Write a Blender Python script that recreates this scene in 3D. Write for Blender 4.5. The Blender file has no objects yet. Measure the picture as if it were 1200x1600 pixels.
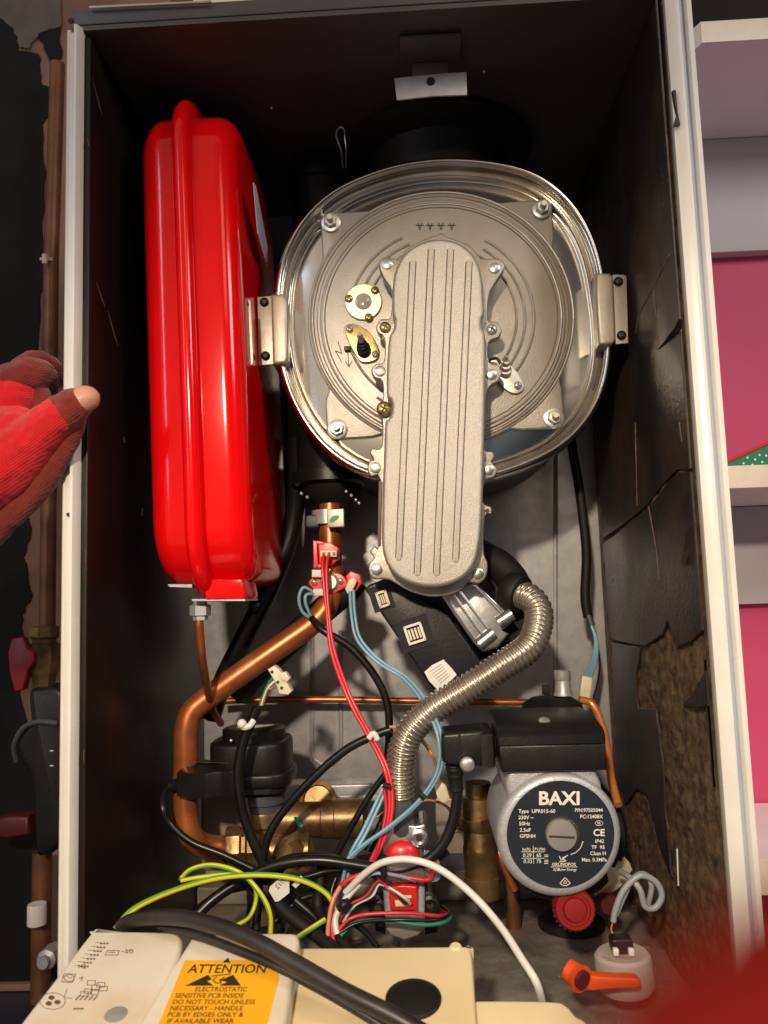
import bpy, bmesh, math, random
from mathutils import Vector as V, Matrix, noise
random.seed(7)
sc = bpy.context.scene
col = sc.collection
# ------------------------------------------------------------------ camera
CAM = V((0.02127, -0.57334, -0.4483)); YAW, PIT, ROL, F = 0.03926, 0.10523, 0.03244, 1246.2
def _rot():
    cy, sy, cp, sp, cr, sr = math.cos(YAW), math.sin(YAW), math.cos(PIT), math.sin(PIT), math.cos(ROL), math.sin(ROL)
    Rz = Matrix(((cy, -sy, 0), (sy, cy, 0), (0, 0, 1))); Rx = Matrix(((1, 0, 0), (0, cp, -sp), (0, sp, cp))); Ry = Matrix(((cr, 0, sr), (0, 1, 0), (-sr, 0, cr)))
    return Rz @ Rx @ Ry
R = _rot()
cd = bpy.data.cameras.new('camera'); cam = bpy.data.objects.new('camera', cd); col.objects.link(cam)
right, fwd, up = R.col[0].copy(), R.col[1].copy(), R.col[2].copy()
m = Matrix.Identity(4)
for i in range(3):
    m[i][0], m[i][1], m[i][2], m[i][3] = right[i], up[i], -fwd[i], CAM[i]
cam.matrix_world = m
cd.sensor_fit = 'VERTICAL'; cd.sensor_height = 36; cd.lens = 36 * F / 1600
cd.clip_start = 0.005; cd.clip_end = 50
cd.dof.use_dof = True; cd.dof.focus_distance = 0.66; cd.dof.aperture_fstop = cd.lens / 2.9
sc.camera = cam
# ------------------------------------------------------------------ world and lamps
w = bpy.data.worlds.new('World'); sc.world = w; w.use_nodes = True
nt = w.node_tree; bg = nt.nodes['Background']
tc = nt.nodes.new('ShaderNodeTexCoord'); nz = nt.nodes.new('ShaderNodeTexNoise'); nz.inputs['Scale'].default_value = 1.3; nz.inputs['Detail'].default_value = .5
nt.links.new(tc.outputs['Generated'], nz.inputs['Vector'])
sx = nt.nodes.new('ShaderNodeSeparateXYZ'); nt.links.new(tc.outputs['Generated'], sx.inputs['Vector'])
def mth(op, a, b):
    n = nt.nodes.new('ShaderNodeMath'); n.operation = op
    for q, v_ in enumerate((a, b)):
        if isinstance(v_, (int, float)): n.inputs[q].default_value = v_
        else: nt.links.new(v_, n.inputs[q])
    return n.outputs[0]
# the room behind the camera: a warm lit side on the left, a cooler dim side on the right, darker towards the floor
f1 = mth('ADD', mth('ADD', mth('MULTIPLY', sx.outputs['X'], 1.25), mth('MULTIPLY', sx.outputs['Z'], -.55)), mth('MULTIPLY', nz.outputs['Fac'], .9))
rp = nt.nodes.new('ShaderNodeValToRGB'); nt.links.new(f1, rp.inputs['Fac'])
e = rp.color_ramp.elements; e[0].position = .05; e[0].color = (1.0, .80, .58, 1); e[1].position = .85; e[1].color = (.05, .06, .075, 1)
for p_, c_ in ((.26, (.62, .36, .19, 1)), (.36, (.85, .70, .50, 1)), (.48, (.22, .22, .23, 1)), (.62, (.12, .145, .18, 1)), (.70, (.26, .30, .34, 1))): k = rp.color_ramp.elements.new(p_); k.color = c_
nt.links.new(rp.outputs['Color'], bg.inputs['Color']); bg.inputs['Strength'].default_value = 0.46
def area(name, loc, aim, sx, sy, power, color):
    d = bpy.data.lights.new(name, 'AREA'); d.shape = 'RECTANGLE'; d.size = sx; d.size_y = sy; d.energy = power; d.color = color
    o = bpy.data.objects.new(name, d); col.objects.link(o); o.location = loc
    o.rotation_euler = (V(aim) - V(loc)).to_track_quat('-Z', 'Y').to_euler(); return o
def spot(name, loc, aim, ang, blend, rad, power, color):
    d = bpy.data.lights.new(name, 'SPOT'); d.spot_size = math.radians(ang); d.spot_blend = blend; d.shadow_soft_size = rad; d.energy = power; d.color = color
    o = bpy.data.objects.new(name, d); col.objects.link(o); o.location = loc
    o.rotation_euler = (V(aim) - V(loc)).to_track_quat('-Z', 'Y').to_euler(); return o
spot('work_lamp', (-.15, -1.15, -.02), (.06, .15, -.61), 50, 1.0, .03, 74, (1, .81, .58))
area('window_light', (-1.0, -1.2, .25), (0, .1, -.4), 0.10, 1.1, 4.2, (.62, .78, 1))
area('warm_room_light', (.55, -1.45, .7), (.05, .1, -.35), .4, .5, 3.0, (1, .74, .5))
area('shelf_fill', (1.1, -.9, .4), (.55, .25, -.45), .4, .4, 9.5, (1, .92, .88))  # added fill to brighten the shelves, not a lamp of the room
sc.view_settings.view_transform = 'Standard'; sc.view_settings.look = 'None'; sc.view_settings.exposure = 0; sc.view_settings.gamma = 1
# ------------------------------------------------------------------ pixel rays onto real planes
def ray(px, py): return (fwd + right * ((px - 600) / F) - up * ((py - 800) / F))
def P(px, py, Y):
    d = ray(px, py); return CAM + d * ((Y - CAM.y) / d.y)
def PX(px, py, X):
    d = ray(px, py); return CAM + d * ((X - CAM.x) / d.x)
def PZ(px, py, Z):
    d = ray(px, py); return CAM + d * ((Z - CAM.z) / d.z)
def PPl(px, py, o, n):
    d = ray(px, py); return CAM + d * ((o - CAM).dot(n) / d.dot(n))
def sz(px, Y): return px * (Y - CAM.y) / F
def PL(pts, Y): return [P(x, y, Y) for x, y in pts]
def cr(pts, n=8, closed=False):
    out = []; N = len(pts)
    rng = N if closed else N - 1
    for i in range(rng):
        if closed: a, b, c, d = pts[i - 1], pts[i], pts[(i + 1) % N], pts[(i + 2) % N]
        else: a, b, c, d = pts[max(i - 1, 0)], pts[i], pts[i + 1], pts[min(i + 2, N - 1)]
        for j in range(n):
            t = j / n
            out.append(tuple(.5 * ((2 * b[q]) + (-a[q] + c[q]) * t + (2 * a[q] - 5 * b[q] + 4 * c[q] - d[q]) * t * t + (-a[q] + 3 * b[q] - 3 * c[q] + d[q]) * t ** 3) for q in range(len(b))))
    if not closed: out.append(tuple(pts[-1]))
    return out
# ------------------------------------------------------------------ materials
def mat(name, c, rough=.5, metal=0, c2=None, vs=12, vlo=.4, vhi=.65, bs=0, bstr=0, coat=0, rv=.08, spec=.5, tr=0, stretch=None, emit=None):
    m = bpy.data.materials.new(name); m.use_nodes = True; t = m.node_tree; b = t.nodes['Principled BSDF']
    b.inputs['Roughness'].default_value = rough; b.inputs['Metallic'].default_value = metal; b.inputs['Specular IOR Level'].default_value = spec
    b.inputs['Coat Weight'].default_value = coat; b.inputs['Coat Roughness'].default_value = .08
    if tr: b.inputs['Transmission Weight'].default_value = tr
    tc = t.nodes.new('ShaderNodeTexCoord'); src = tc.outputs['Object']
    if stretch:
        mp = t.nodes.new('ShaderNodeMapping'); mp.inputs['Scale'].default_value = stretch; t.links.new(src, mp.inputs['Vector']); src = mp.outputs['Vector']
    c2 = c2 or tuple(x * .78 for x in c)
    n = t.nodes.new('ShaderNodeTexNoise'); n.inputs['Scale'].default_value = vs; n.inputs['Detail'].default_value = 6; n.inputs['Roughness'].default_value = .6
    t.links.new(src, n.inputs['Vector'])
    r = t.nodes.new('ShaderNodeValToRGB'); r.color_ramp.elements[0].position = vlo; r.color_ramp.elements[1].position = vhi
    r.color_ramp.elements[0].color = (*c, 1); r.color_ramp.elements[1].color = (*c2, 1)
    t.links.new(n.outputs['Fac'], r.inputs['Fac']); t.links.new(r.outputs['Color'], b.inputs['Base Color'])
    mr = t.nodes.new('ShaderNodeMapRange'); mr.inputs['To Min'].default_value = max(rough - rv, .02); mr.inputs['To Max'].default_value = min(rough + rv, 1)
    n2 = t.nodes.new('ShaderNodeTexNoise'); n2.inputs['Scale'].default_value = vs * 2.3; n2.inputs['Detail'].default_value = 4; t.links.new(src, n2.inputs['Vector'])
    t.links.new(n2.outputs['Fac'], mr.inputs['Value']); t.links.new(mr.outputs['Result'], b.inputs['Roughness'])
    if bs:
        n3 = t.nodes.new('ShaderNodeTexNoise'); n3.inputs['Scale'].default_value = bs; n3.inputs['Detail'].default_value = 3; t.links.new(src, n3.inputs['Vector'])
        bp = t.nodes.new('ShaderNodeBump'); bp.inputs['Strength'].default_value = bstr; bp.inputs['Distance'].default_value = .001
        t.links.new(n3.outputs['Fac'], bp.inputs['Height']); t.links.new(bp.outputs['Normal'], b.inputs['Normal'])
    return m
M = dict(
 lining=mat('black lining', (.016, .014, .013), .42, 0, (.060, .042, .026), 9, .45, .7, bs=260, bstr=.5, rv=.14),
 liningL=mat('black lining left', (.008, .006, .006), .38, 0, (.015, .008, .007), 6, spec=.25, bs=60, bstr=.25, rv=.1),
 top=mat('dark painted steel', (.075, .066, .068), .45, .1, (.058, .05, .052), 6, bs=300, bstr=.12),
 foam=mat('brown crumbling foam', (.17, .105, .055), .66, 0, (.032, .021, .012), 90, .36, .68, bs=700, bstr=1.0, rv=.2),
 galv=mat('galvanised steel', (.36, .37, .40), .42, .45, (.48, .48, .50), 55, .35, .7, bs=250, bstr=.12, rv=.12),
 trim=mat('white enamel', (.74, .72, .68), .28, 0, (.66, .63, .58), 9, bs=60, bstr=.05, rv=.06),
 trimblue=mat('pale grey seal', (.36, .42, .53), .5, 0, (.46, .49, .56), 7),
 red=mat('red gloss paint', (.70, .003, .004), .13, 0, (.62, .002, .004), 5, bs=14, bstr=.03, coat=0, rv=.03, spec=.32),
 steel=mat('brushed stainless', (.68, .66, .62), .16, 1, (.74, .72, .68), 7, bs=10, bstr=.06, rv=.03),
 rim=mat('polished rim', (.78, .76, .72), .13, 1, (.55, .51, .45), 8, rv=.05),
 cast=mat('cast aluminium', (.33, .305, .275), .40, .75, (.27, .245, .215), 16, .38, .68, bs=900, bstr=.32, rv=.1),
 cover=mat('sparkly cast cover', (.36, .335, .295), .42, .7, (.56, .525, .465), 1500, .42, .64, bs=1900, bstr=.5, rv=.14),
 alu=mat('machined aluminium', (.52, .52, .52), .3, .9, (.42, .43, .44), 30, bs=200, bstr=.1),
 zinc=mat('zinc plated steel', (.60, .59, .56), .34, .75, (.48, .47, .44), 40),
 bracket=mat('zinc bracket', (.40, .36, .31), .45, .6, (.34, .31, .27), 60, bs=200, bstr=.1),
 brasszinc=mat('yellow passivated steel', (.66, .52, .22), .28, 1, (.45, .35, .16), 120),
 disc=mat('sight disc', (.66, .64, .50), .35, .6, (.56, .54, .42), 60),
 glass=mat('grey sight glass', (.36, .34, .30), .12, 0, (.28, .27, .24), 20, coat=.5),
 dark=mat('black plastic', (.006, .006, .007), .40, 0, (.010, .010, .010), 20, spec=.35, bs=300, bstr=.15),
 darkmatte=mat('matt black rubber', (.006, .006, .006), .6, 0, (.010, .009, .009), 20, spec=.3, bs=120, bstr=.2),
 cable=mat('black cable sheath', (.006, .006, .006), .30, 0, (.009, .009, .008), 20, spec=.4),
 greycable=mat('dark grey sheath', (.012, .011, .010), .42, 0, (.026, .024, .022), 30),
 copper=mat('copper pipe', (.58, .18, .06), .34, .65, (.22, .065, .028), 20, .38, .68, rv=.12, bs=60, bstr=.06),
 copperb=mat('bright copper', (.80, .28, .08), .28, .5, (.70, .27, .10), 20),
 brass=mat('dull brass', (.30, .185, .08), .40, .7, (.10, .06, .03), 34, .36, .64, rv=.14, bs=160, bstr=.3),
 hose=mat('corrugated stainless', (.56, .50, .42), .27, .85, (.42, .36, .30), 26, rv=.07),
 cream=mat('cream plastic', (.70, .58, .35), .42, 0, (.62, .47, .25), 5, .45, .75, bs=260, bstr=.06),
 creamw=mat('pale cream plastic', (.70, .65, .54), .40, 0, (.60, .46, .31), 11, .46, .72, bs=260, bstr=.06),
 yellow=mat('yellow sticker', (.86, .42, .015), .45, 0, (.78, .35, .012), 9),
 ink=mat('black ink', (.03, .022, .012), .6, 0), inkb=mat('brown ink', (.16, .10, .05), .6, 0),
 nylon=mat('ivory nylon', (.68, .62, .46), .45, 0, (.60, .54, .38), 60),
 white=mat('white plastic', (.72, .70, .66), .4, 0, (.62, .60, .56), 30),
 wred=mat('red wire', (.60, .02, .03), .35, 0), wsalmon=mat('salmon wire', (.62, .22, .14), .35, 0), wblue=mat('blue wire', (.20, .38, .52), .35, 0), wwhite=mat('white wire', (.72, .70, .66), .35, 0),
 wgreen=mat('green wire', (.02, .22, .13), .4, 0), worange=mat('orange wire', (.70, .28, .06), .4, 0), wgrey=mat('grey wire', (.30, .33, .35), .42, 0), wbrown=mat('brown wire', (.35, .16, .09), .4, 0),
 rplastic=mat('red plastic', (.62, .015, .02), .32, 0, (.50, .012, .015), 20, coat=.2), pinkplastic=mat('bright red clip', (.85, .06, .07), .35, 0), rdark=mat('dark red plastic', (.24, .006, .010), .4, 0), rmaroon=mat('worn maroon plastic', (.09, .008, .010), .5, 0),
 orange=mat('orange plastic', (.72, .085, .012), .35, 0, (.60, .06, .01), 20),
 dullcopper=mat('tarnished copper', (.20, .085, .04), .45, .4, (.11, .045, .022), 20, bs=60, bstr=.1),
 groove=mat('groove shade', (.17, .145, .12), .7, .2, (.10, .085, .07), 40),  # dark tone painted for the shade in the cover grooves
 pump=mat('grey painted casting', (.36, .37, .39), .42, .35, (.42, .44, .46), 400, .4, .65, bs=700, bstr=.3),
 plabel=mat('navy pump label', (.013, .018, .027), .35, 0, (.017, .022, .031), 20), print=mat('white print', (.74, .71, .63), .5, 0),
 clear=mat('clear plastic', (.8, .8, .8), .1, 0, (.75, .75, .75), 20, tr=.85),
 plaster=mat('pink plaster', (.26, .14, .095), .8, 0, (.16, .085, .06), 8, bs=60, bstr=.4),
 beige=mat('beige plaster', (.14, .115, .10), .8, 0, (.08, .068, .06), 12, bs=60, bstr=.5),
 blackpaint=mat('black wall paint', (.005, .005, .005), .7, 0, (.010, .009, .009), 8, bs=40, bstr=.35, spec=.2),
 pink=mat('pink wall paint', (.58, .06, .165), .6, 0, (.54, .055, .15), 3, bs=120, bstr=.1),
 shelf=mat('shelf laminate', (.86, .83, .88), .4, 0, (.82, .79, .84), 3), mauve=mat('grey batten paint', (.48, .44, .48), .55, 0, (.45, .42, .46), 3), edge=mat('shelf edge', (.80, .70, .60), .4, 0),
 navy=mat('navy counter', (.018, .026, .05), .4, 0, (.025, .033, .06), 40), dirt=mat('dirty steel floor', (.30, .27, .23), .6, .2, (.13, .11, .09), 22, .35, .65, bs=120, bstr=.8, rv=.15),
 rust=mat('dusty grime', (.26, .19, .13), .85, 0, (.10, .07, .05), 30, bs=120, bstr=.7), crumb=mat('foam crumbs', (.28, .19, .11), .8, 0, (.12, .08, .05), 60),
 skin=mat('skin', (.62, .33, .24), .45, 0, (.56, .26, .19), 30, bs=400, bstr=.2, spec=.4), green=mat('green ink', (.0, .30, .16), .5, 0), gift=mat('green gift wrap', (.02, .20, .10), .35, 0), slate=mat('slate tube', (.06, .07, .085), .5, 0),
 pvc=mat('white pvc', (.46, .40, .36), .4, 0), scuff=mat('scuffed lining', (.12, .09, .07), .6, 0),
)
def knit(name, c, c2, scale):
    m = mat(name, c, .85, 0, c2, 40, spec=.15); t = m.node_tree; b = t.nodes['Principled BSDF']
    tc = t.nodes.new('ShaderNodeTexCoord'); wv = t.nodes.new('ShaderNodeTexWave'); wv.inputs['Scale'].default_value = scale; wv.inputs['Distortion'].default_value = 1.2; wv.inputs['Detail'].default_value = 1
    mp = t.nodes.new('ShaderNodeMapping'); mp.inputs['Rotation'].default_value = (0, .6, 0)
    t.links.new(tc.outputs['Object'], mp.inputs['Vector']); t.links.new(mp.outputs['Vector'], wv.inputs['Vector'])
    w2 = t.nodes.new('ShaderNodeTexWave'); w2.inputs['Scale'].default_value = scale * .8; w2.bands_direction = 'Z'; t.links.new(mp.outputs['Vector'], w2.inputs['Vector'])
    ad = t.nodes.new('ShaderNodeMath'); ad.operation = 'ADD'; t.links.new(wv.outputs['Fac'], ad.inputs[0]); t.links.new(w2.outputs['Fac'], ad.inputs[1])
    bp = t.nodes.new('ShaderNodeBump'); bp.inputs['Strength'].default_value = .5; bp.inputs['Distance'].default_value = .0008
    t.links.new(ad.outputs[0], bp.inputs['Height']); t.links.new(bp.outputs['Normal'], b.inputs['Normal']); b.inputs['Sheen Weight'].default_value = .3
    return m
M['knit'] = knit('red knit', (.72, .012, .02), (.60, .01, .015), 260); M['knitd'] = mat('dark red knit', (.085, .006, .005), 1, 0, (.022, .002, .002), 90, spec=0); M['knitb'] = knit('brown latex knit', (.19, .020, .015), (.24, .032, .022), 260)
M['earthy'] = mat('earth yellow', (.66, .58, .02), .4, 0); M['earthg'] = mat('earth green', (.13, .36, .04), .4, 0)
# ------------------------------------------------------------------ mesh builder
WL = {}
class MB:
    def __init__(s): s.v = []; s.f = []
    def add(s, vs, fs):
        o = len(s.v); s.v += [V(q) for q in vs]; s.f += [tuple(i + o for i in f) for f in fs]; return s
    def tube(s, pts, r, seg=12, n=6, caps=True, rf=None, raw=False):
        pts = [V(q) for q in (pts if raw else cr([tuple(q) for q in pts], n))]
        N = len(pts); t0 = (pts[1] - pts[0]).normalized(); a = t0.orthogonal().normalized(); vs = []; fs = []; L = 0; tot = sum((pts[i + 1] - pts[i]).length for i in range(N - 1))
        for i, p in enumerate(pts):
            t = (pts[min(i + 1, N - 1)] - pts[max(i - 1, 0)])
            t = t.normalized() if t.length > 1e-9 else t0
            a = (a - t * a.dot(t)).normalized(); b = t.cross(a)
            if i: L += (p - pts[i - 1]).length
            rr = rf(L, L / tot) if rf else r
            for k in range(seg):
                an = 2 * math.pi * k / seg; vs.append(p + (a * math.cos(an) + b * math.sin(an)) * rr)
        for i in range(N - 1):
            for k in range(seg): fs.append((i * seg + k, i * seg + (k + 1) % seg, (i + 1) * seg + (k + 1) % seg, (i + 1) * seg + k))
        if caps: fs += [tuple(range(seg))[::-1], tuple((N - 1) * seg + k for k in range(seg))]
        return s.add(vs, fs)
    def lathe(s, c, ax, prof, seg=32, sq=None, a0=None):
        c = V(c); ax = V(ax).normalized(); a = (V(a0) - ax * V(a0).dot(ax)).normalized() if a0 else ax.orthogonal().normalized(); b = ax.cross(a); vs = []; fs = []
        for r, t in prof:
            for k in range(seg):
                an = 2 * math.pi * k / seg; vs.append(c + ax * t + (a * math.cos(an) * (sq or 1) + b * math.sin(an)) * r)
        n = len(prof)
        for i in range(n - 1):
            for k in range(seg): fs.append((i * seg + k, i * seg + (k + 1) % seg, (i + 1) * seg + (k + 1) % seg, (i + 1) * seg + k))
        if prof[0][0] > 1e-6: fs.append(tuple(range(seg))[::-1])
        if prof[-1][0] > 1e-6: fs.append(tuple((n - 1) * seg + k for k in range(seg)))
        return s.add(vs, fs)
    def prism(s, pts, ext, bev=0, steps=3, back=False):
        pts = [V(q) for q in pts]; ext = V(ext); n = V((0, 0, 0)); N = len(pts)
        for i in range(N): n += pts[i].cross(pts[(i + 1) % N])
        n.normalize()
        if n.dot(ext) > 0: pts = pts[::-1]; n = -n
        ed = ext.normalized(); D = ext.length; inn = []
        for i in range(N):
            e1 = (pts[i] - pts[i - 1]).normalized(); e2 = (pts[(i + 1) % N] - pts[i]).normalized(); n1 = n.cross(e1); n2 = n.cross(e2); q = (n1 + n2)
            q = q.normalized() if q.length > 1e-6 else n1
            inn.append(q / max(q.dot(n1), .45))
        rings = []
        if bev:
            for j in range(steps + 1):
                an = math.pi / 2 * j / steps; rings.append((bev * (1 - math.sin(an)), bev * (1 - math.cos(an))))
        else: rings.append((0, 0))
        if bev and back:
            for j in range(steps + 1):
                an = math.pi / 2 * j / steps; rings.append((bev * (1 - math.cos(an)), D - bev + bev * math.sin(an)))
        else: rings.append((0, D))
        vs = []; fs = []
        for i_, d in rings:
            for k in range(N): vs.append(pts[k] + inn[k] * i_ + ed * d)
        for i in range(len(rings) - 1):
            for k in range(N): fs.append((i * N + k, (i + 1) * N + k, (i + 1) * N + (k + 1) % N, i * N + (k + 1) % N))
        fs += [tuple(range(N)), tuple((len(rings) - 1) * N + k for k in range(N))[::-1]]
        return s.add(vs, fs)
    def box(s, c, sx, sy, sz_, bev=.0006, rot=None, rc=None):
        rot = rot or Matrix.Identity(3); rc = rc or min(bev * 1.5, sx * .45, sz_ * .45); pts = []
        for qx, qz, a0 in ((1, 1, 0), (-1, 1, 90), (-1, -1, 180), (1, -1, 270)):
            for j in range(4):
                an = math.radians(a0 + j * 30); pts.append(V((qx * (sx / 2 - rc) + math.cos(an) * rc, -sy / 2, qz * (sz_ / 2 - rc) + math.sin(an) * rc)))
        pts = [V(c) + rot @ q for q in pts]
        return s.prism(pts, rot @ V((0, sy, 0)), min(bev, sx * .4, sz_ * .4, sy * .4), 3, True)
    def ball(s, c, r, seg=16, sc3=(1, 1, 1)):
        vs = []; fs = []; h = seg // 2
        for i in range(h + 1):
            for k in range(seg):
                a = math.pi * i / h; b = 2 * math.pi * k / seg; vs.append(V(c) + V((math.sin(a) * math.cos(b) * sc3[0], math.sin(a) * math.sin(b) * sc3[1], math.cos(a) * sc3[2])) * r)
        for i in range(h):
            for k in range(seg): fs.append((i * seg + k, i * seg + (k + 1) % seg, (i + 1) * seg + (k + 1) % seg, (i + 1) * seg + k))
        return s.add(vs, fs)
    def build(s, name, m, parent=None, label=None, ang=35):
        c = V((0, 0, 0))
        for q in s.v: c += q
        c /= len(s.v); me = bpy.data.meshes.new(name); me.from_pydata([q - c for q in s.v], [], s.f)
        bm = bmesh.new(); bm.from_mesh(me); bmesh.ops.remove_doubles(bm, verts=bm.verts, dist=1e-6); bmesh.ops.recalc_face_normals(bm, faces=bm.faces); bm.to_mesh(me); bm.free()
        for p in me.polygons: p.use_smooth = True
        me.set_sharp_from_angle(angle=math.radians(ang))
        me.materials.append(M[m] if isinstance(m, str) else m)
        return link(name, me, c, parent, label)
def link(name, me, c, parent, label=None):
    o = bpy.data.objects.new(name, me); col.objects.link(o); WL[o] = V(c)
    if parent: o.parent = parent; o.location = V(c) - WL[parent]
    else: o.location = c
    if label: o['label'] = label
    return o
def tag(o, label, cat, group=None, kind=None):
    if kind: o['kind'] = kind
    if label: o['label'] = label
    if cat: o['category'] = cat
    if group: o['group'] = group
    return o
def thing(name, loc, label, cat, group=None):
    o = bpy.data.objects.new(name, None); col.objects.link(o); o.empty_display_size = .01; o.location = loc; WL[o] = V(loc); return tag(o, label, cat, group)
def dup(src, loc, parent):
    o = src.copy(); col.objects.link(o); WL[o] = V(loc); o.parent = parent; o.location = V(loc) - WL[parent]
    for ch in list(src.children):
        c = ch.copy(); col.objects.link(c); c.parent = o
    return o
def text(items, mp, name, m, parent, th=.0002, bold=0.0):
    """items: (string, u, v, size, align, xscale); mp(u, v, w) -> world"""
    mb = MB()
    for it in items:
        s_, u, v, size = it[:4]; al = it[4] if len(it) > 4 else 'LEFT'; xs = it[5] if len(it) > 5 else 1; bo = it[6] if len(it) > 6 else bold
        cu = bpy.data.curves.new('t', 'FONT'); cu.body = s_; cu.size = size; cu.align_x = al; cu.offset = bo * size; cu.resolution_u = 3
        ob = bpy.data.objects.new('t', cu); col.objects.link(ob); bpy.context.view_layer.update()
        me = bpy.data.meshes.new_from_object(ob.evaluated_get(bpy.context.evaluated_depsgraph_get()))
        n = len(me.vertices); vs = [mp(u + q.co.x * xs, v - q.co.y, th) for q in me.vertices]
        mb.add(vs, [tuple(p.vertices) for p in me.polygons])
        bpy.data.objects.remove(ob); bpy.data.curves.remove(cu); bpy.data.meshes.remove(me)
    return mb.build(name, m, parent)
def stroke(mb, pts, wpx, mp, th=.0002, closed=False):
    pts = [V(q) for q in pts] + ([V(pts[0])] if closed else [])
    for a, b in zip(pts[:-1], pts[1:]):
        d = (b - a); d = d.normalized() if d.length else V((1, 0)); n = V((-d.y, d.x)) * wpx / 2; a2 = a - d * wpx * .4; b2 = b + d * wpx * .4
        mb.add([mp(*(a2 + n), th), mp(*(b2 + n), th), mp(*(b2 - n), th), mp(*(a2 - n), th)], [(0, 1, 2, 3)])
def poly(mb, pts, mp, th=.0002): mb.add([mp(x, y, th) for x, y in pts], [tuple(range(len(pts)))])
def circ(cx, cy, r, n=24, ry=None): return [(cx + r * math.cos(2 * math.pi * i / n), cy + (ry or r) * math.sin(2 * math.pi * i / n)) for i in range(n)]
def onY(Y): return lambda u, v, t=0: P(u, v, Y - t)
FWD = V((0, 1, 0))
# ================================================================== SETTING
W, D, H = .225, .32, .762
def struct(mb, name, m): return tag(mb.build(name, m), None, None, None, 'structure')
mb = MB(); mb.box((-.85, .39, -.6), 1.18, .1, 3.2); tag(mb.build('plaster_wall', 'plaster'), 'pink plaster wall patched with black paint left of the boiler casing', 'wall')
mb = MB(); mb.box((.95, .39, -.6), 1.38, .1, 3.2); tag(mb.build('pink_wall', 'pink'), 'deep pink painted wall behind the shelves', 'wall')
mb = MB(); mb.box((0, -.17, -.905), 3.2, 1.0, .08); struct(mb, 'counter', 'navy')
mb = MB(); mb.box((-.73, .334, -.861), .94, .008, .007); tag(mb.build('counter_trim', 'plaster'), 'thin pale trim along the back of the navy counter', 'trim')
def ragged(pts, amp=3, n=7):
    out = []; N = len(pts)
    for i in range(N):
        a, b = pts[i], pts[(i + 1) % N]
        for j in range(n):
            t = j / n; out.append((a[0] + (b[0] - a[0]) * t + random.uniform(-amp, amp) * (j > 0), a[1] + (b[1] - a[1]) * t + random.uniform(-amp, amp) * (j > 0)))
    return out
mb = MB()
pp = [(-300, 30), (0, 25), (28, 60), (30, 80), (60, 85), (62, 120), (72, 135), (80, 140), (76, 180), (66, 200), (70, 290), (66, 380), (68, 420), (74, 440), (62, 470), (60, 600), (58, 760), (30, 800), (46, 810), (44, 850), (38, 870), (48, 930), (35, 960), (34, 1000), (26, 1040), (34, 1100), (58, 1200), (62, 1300), (66, 1420), (64, 1560), (-300, 1560)]
pp2 = cr(pp, 5, True); pp2 = [(x + random.uniform(-2.2, 2.2), y + random.uniform(-3, 3)) for x, y in pp2]
mb.prism(PL(pp2, .3382), (0, .0018, 0)); mb.prism(PL(ragged([(52, 8), (92, 14), (96, 90), (78, 96), (60, 50)], 3, 5), .3378), (0, .0016, 0))
for y in range(470, 1500, 60):
    x = 54 + random.uniform(-6, 8)
tag(mb.build('wall_paint', 'blackpaint'), 'ragged black paint brushed over the plaster wall', 'paint')
mb = MB(); mb.prism(PL(ragged([(-200, -200), (95, -200), (96, 40), (60, 52), (45, 76), (30, 74), (22, 45), (-5, 22), (-200, 20)], 2, 6), .3372), (0, .0011, 0)); tag(mb.build('filler_patch', 'beige'), 'pale filler patch high on the wall left of the casing', 'plaster')
mb = MB(); mb.prism(PL([(1030, -300), (1500, -300), (1500, 92), (1095, 96), (1030, 96)], .3378), (0, .0018, 0)); tag(mb.build('wall_paint', 'blackpaint'), 'black painted band above the top shelf', 'paint')
# shelves
def shelf(y_front_bot, y_front_top, lab, g='white shelves on the pink wall'):
    Yf = .155; a = P(1096, y_front_bot, Yf); b = P(1096, y_front_top, Yf); t = thing('shelf', (a.x, .33, a.z), lab, 'shelf', g)
    zt, zb = b.z, a.z; x0 = a.x; x1 = a.x + .55; cut = .024
    mb = MB(); mb.prism([V((x0, Yf, zb)), V((x1, Yf, zb)), V((x1, .336, zb)), V((x0 - cut, .336, zb)), V((x0 - cut, Yf + .055, zb))], (0, 0, zt - zb)); mb.build('board', 'shelf', t)
    mb = MB(); mb.box(((x0 + x1) / 2, Yf - .0006, (zt + zb) / 2), x1 - x0, .001, zt - zb, .0003); mb.build('edge_strip', 'edge', t); return zb, x0 - cut
for yb, yt, lab, yl in ((68, 35, 'topmost white shelf with a clipped corner', 398), (765, 730, 'white shelf carrying the green wrapped gift', 944), (1400, 1345, 'lowest white shelf beside the casing foot', None)):
    zb, x0 = shelf(yb, yt, lab)
    if yl:
        z1 = P(1150, yl, .332).z; mb = MB(); mb.box(((x0 + x0 + .6) / 2, .331, (zb + z1) / 2 - .0005), .6, .017, zb - z1 - .001, .0005)
        tag(mb.build('shelf_batten', 'mauve'), 'grey batten board under the ' + ('top shelf' if yb < 100 else 'shelf with the green gift'), 'board', 'grey boards under shelves')
a = P(1130, 728, .24); t = thing('gift_box', (a.x + .06, .26, a.z - .006), 'green gift with white dots and red top edge on the middle shelf', 'gift box')
z0 = P(1130, 730, .155).z + .001; mb = MB(); q0 = P(1125, 726, .2); q1 = P(1205, 690, .2)
mb.prism([V((q0.x - .02, .2, z0)), V((q1.x + .06, .2, z0)), V((q1.x + .06, .2, q1.z + .02)), V((q1.x, .2, q1.z)), V((q0.x, .2, q0.z)), V((q0.x - .02, .2, z0 + .006))], (0, .09, 0)); mb.build('wrapped_body', 'gift', t)
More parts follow.
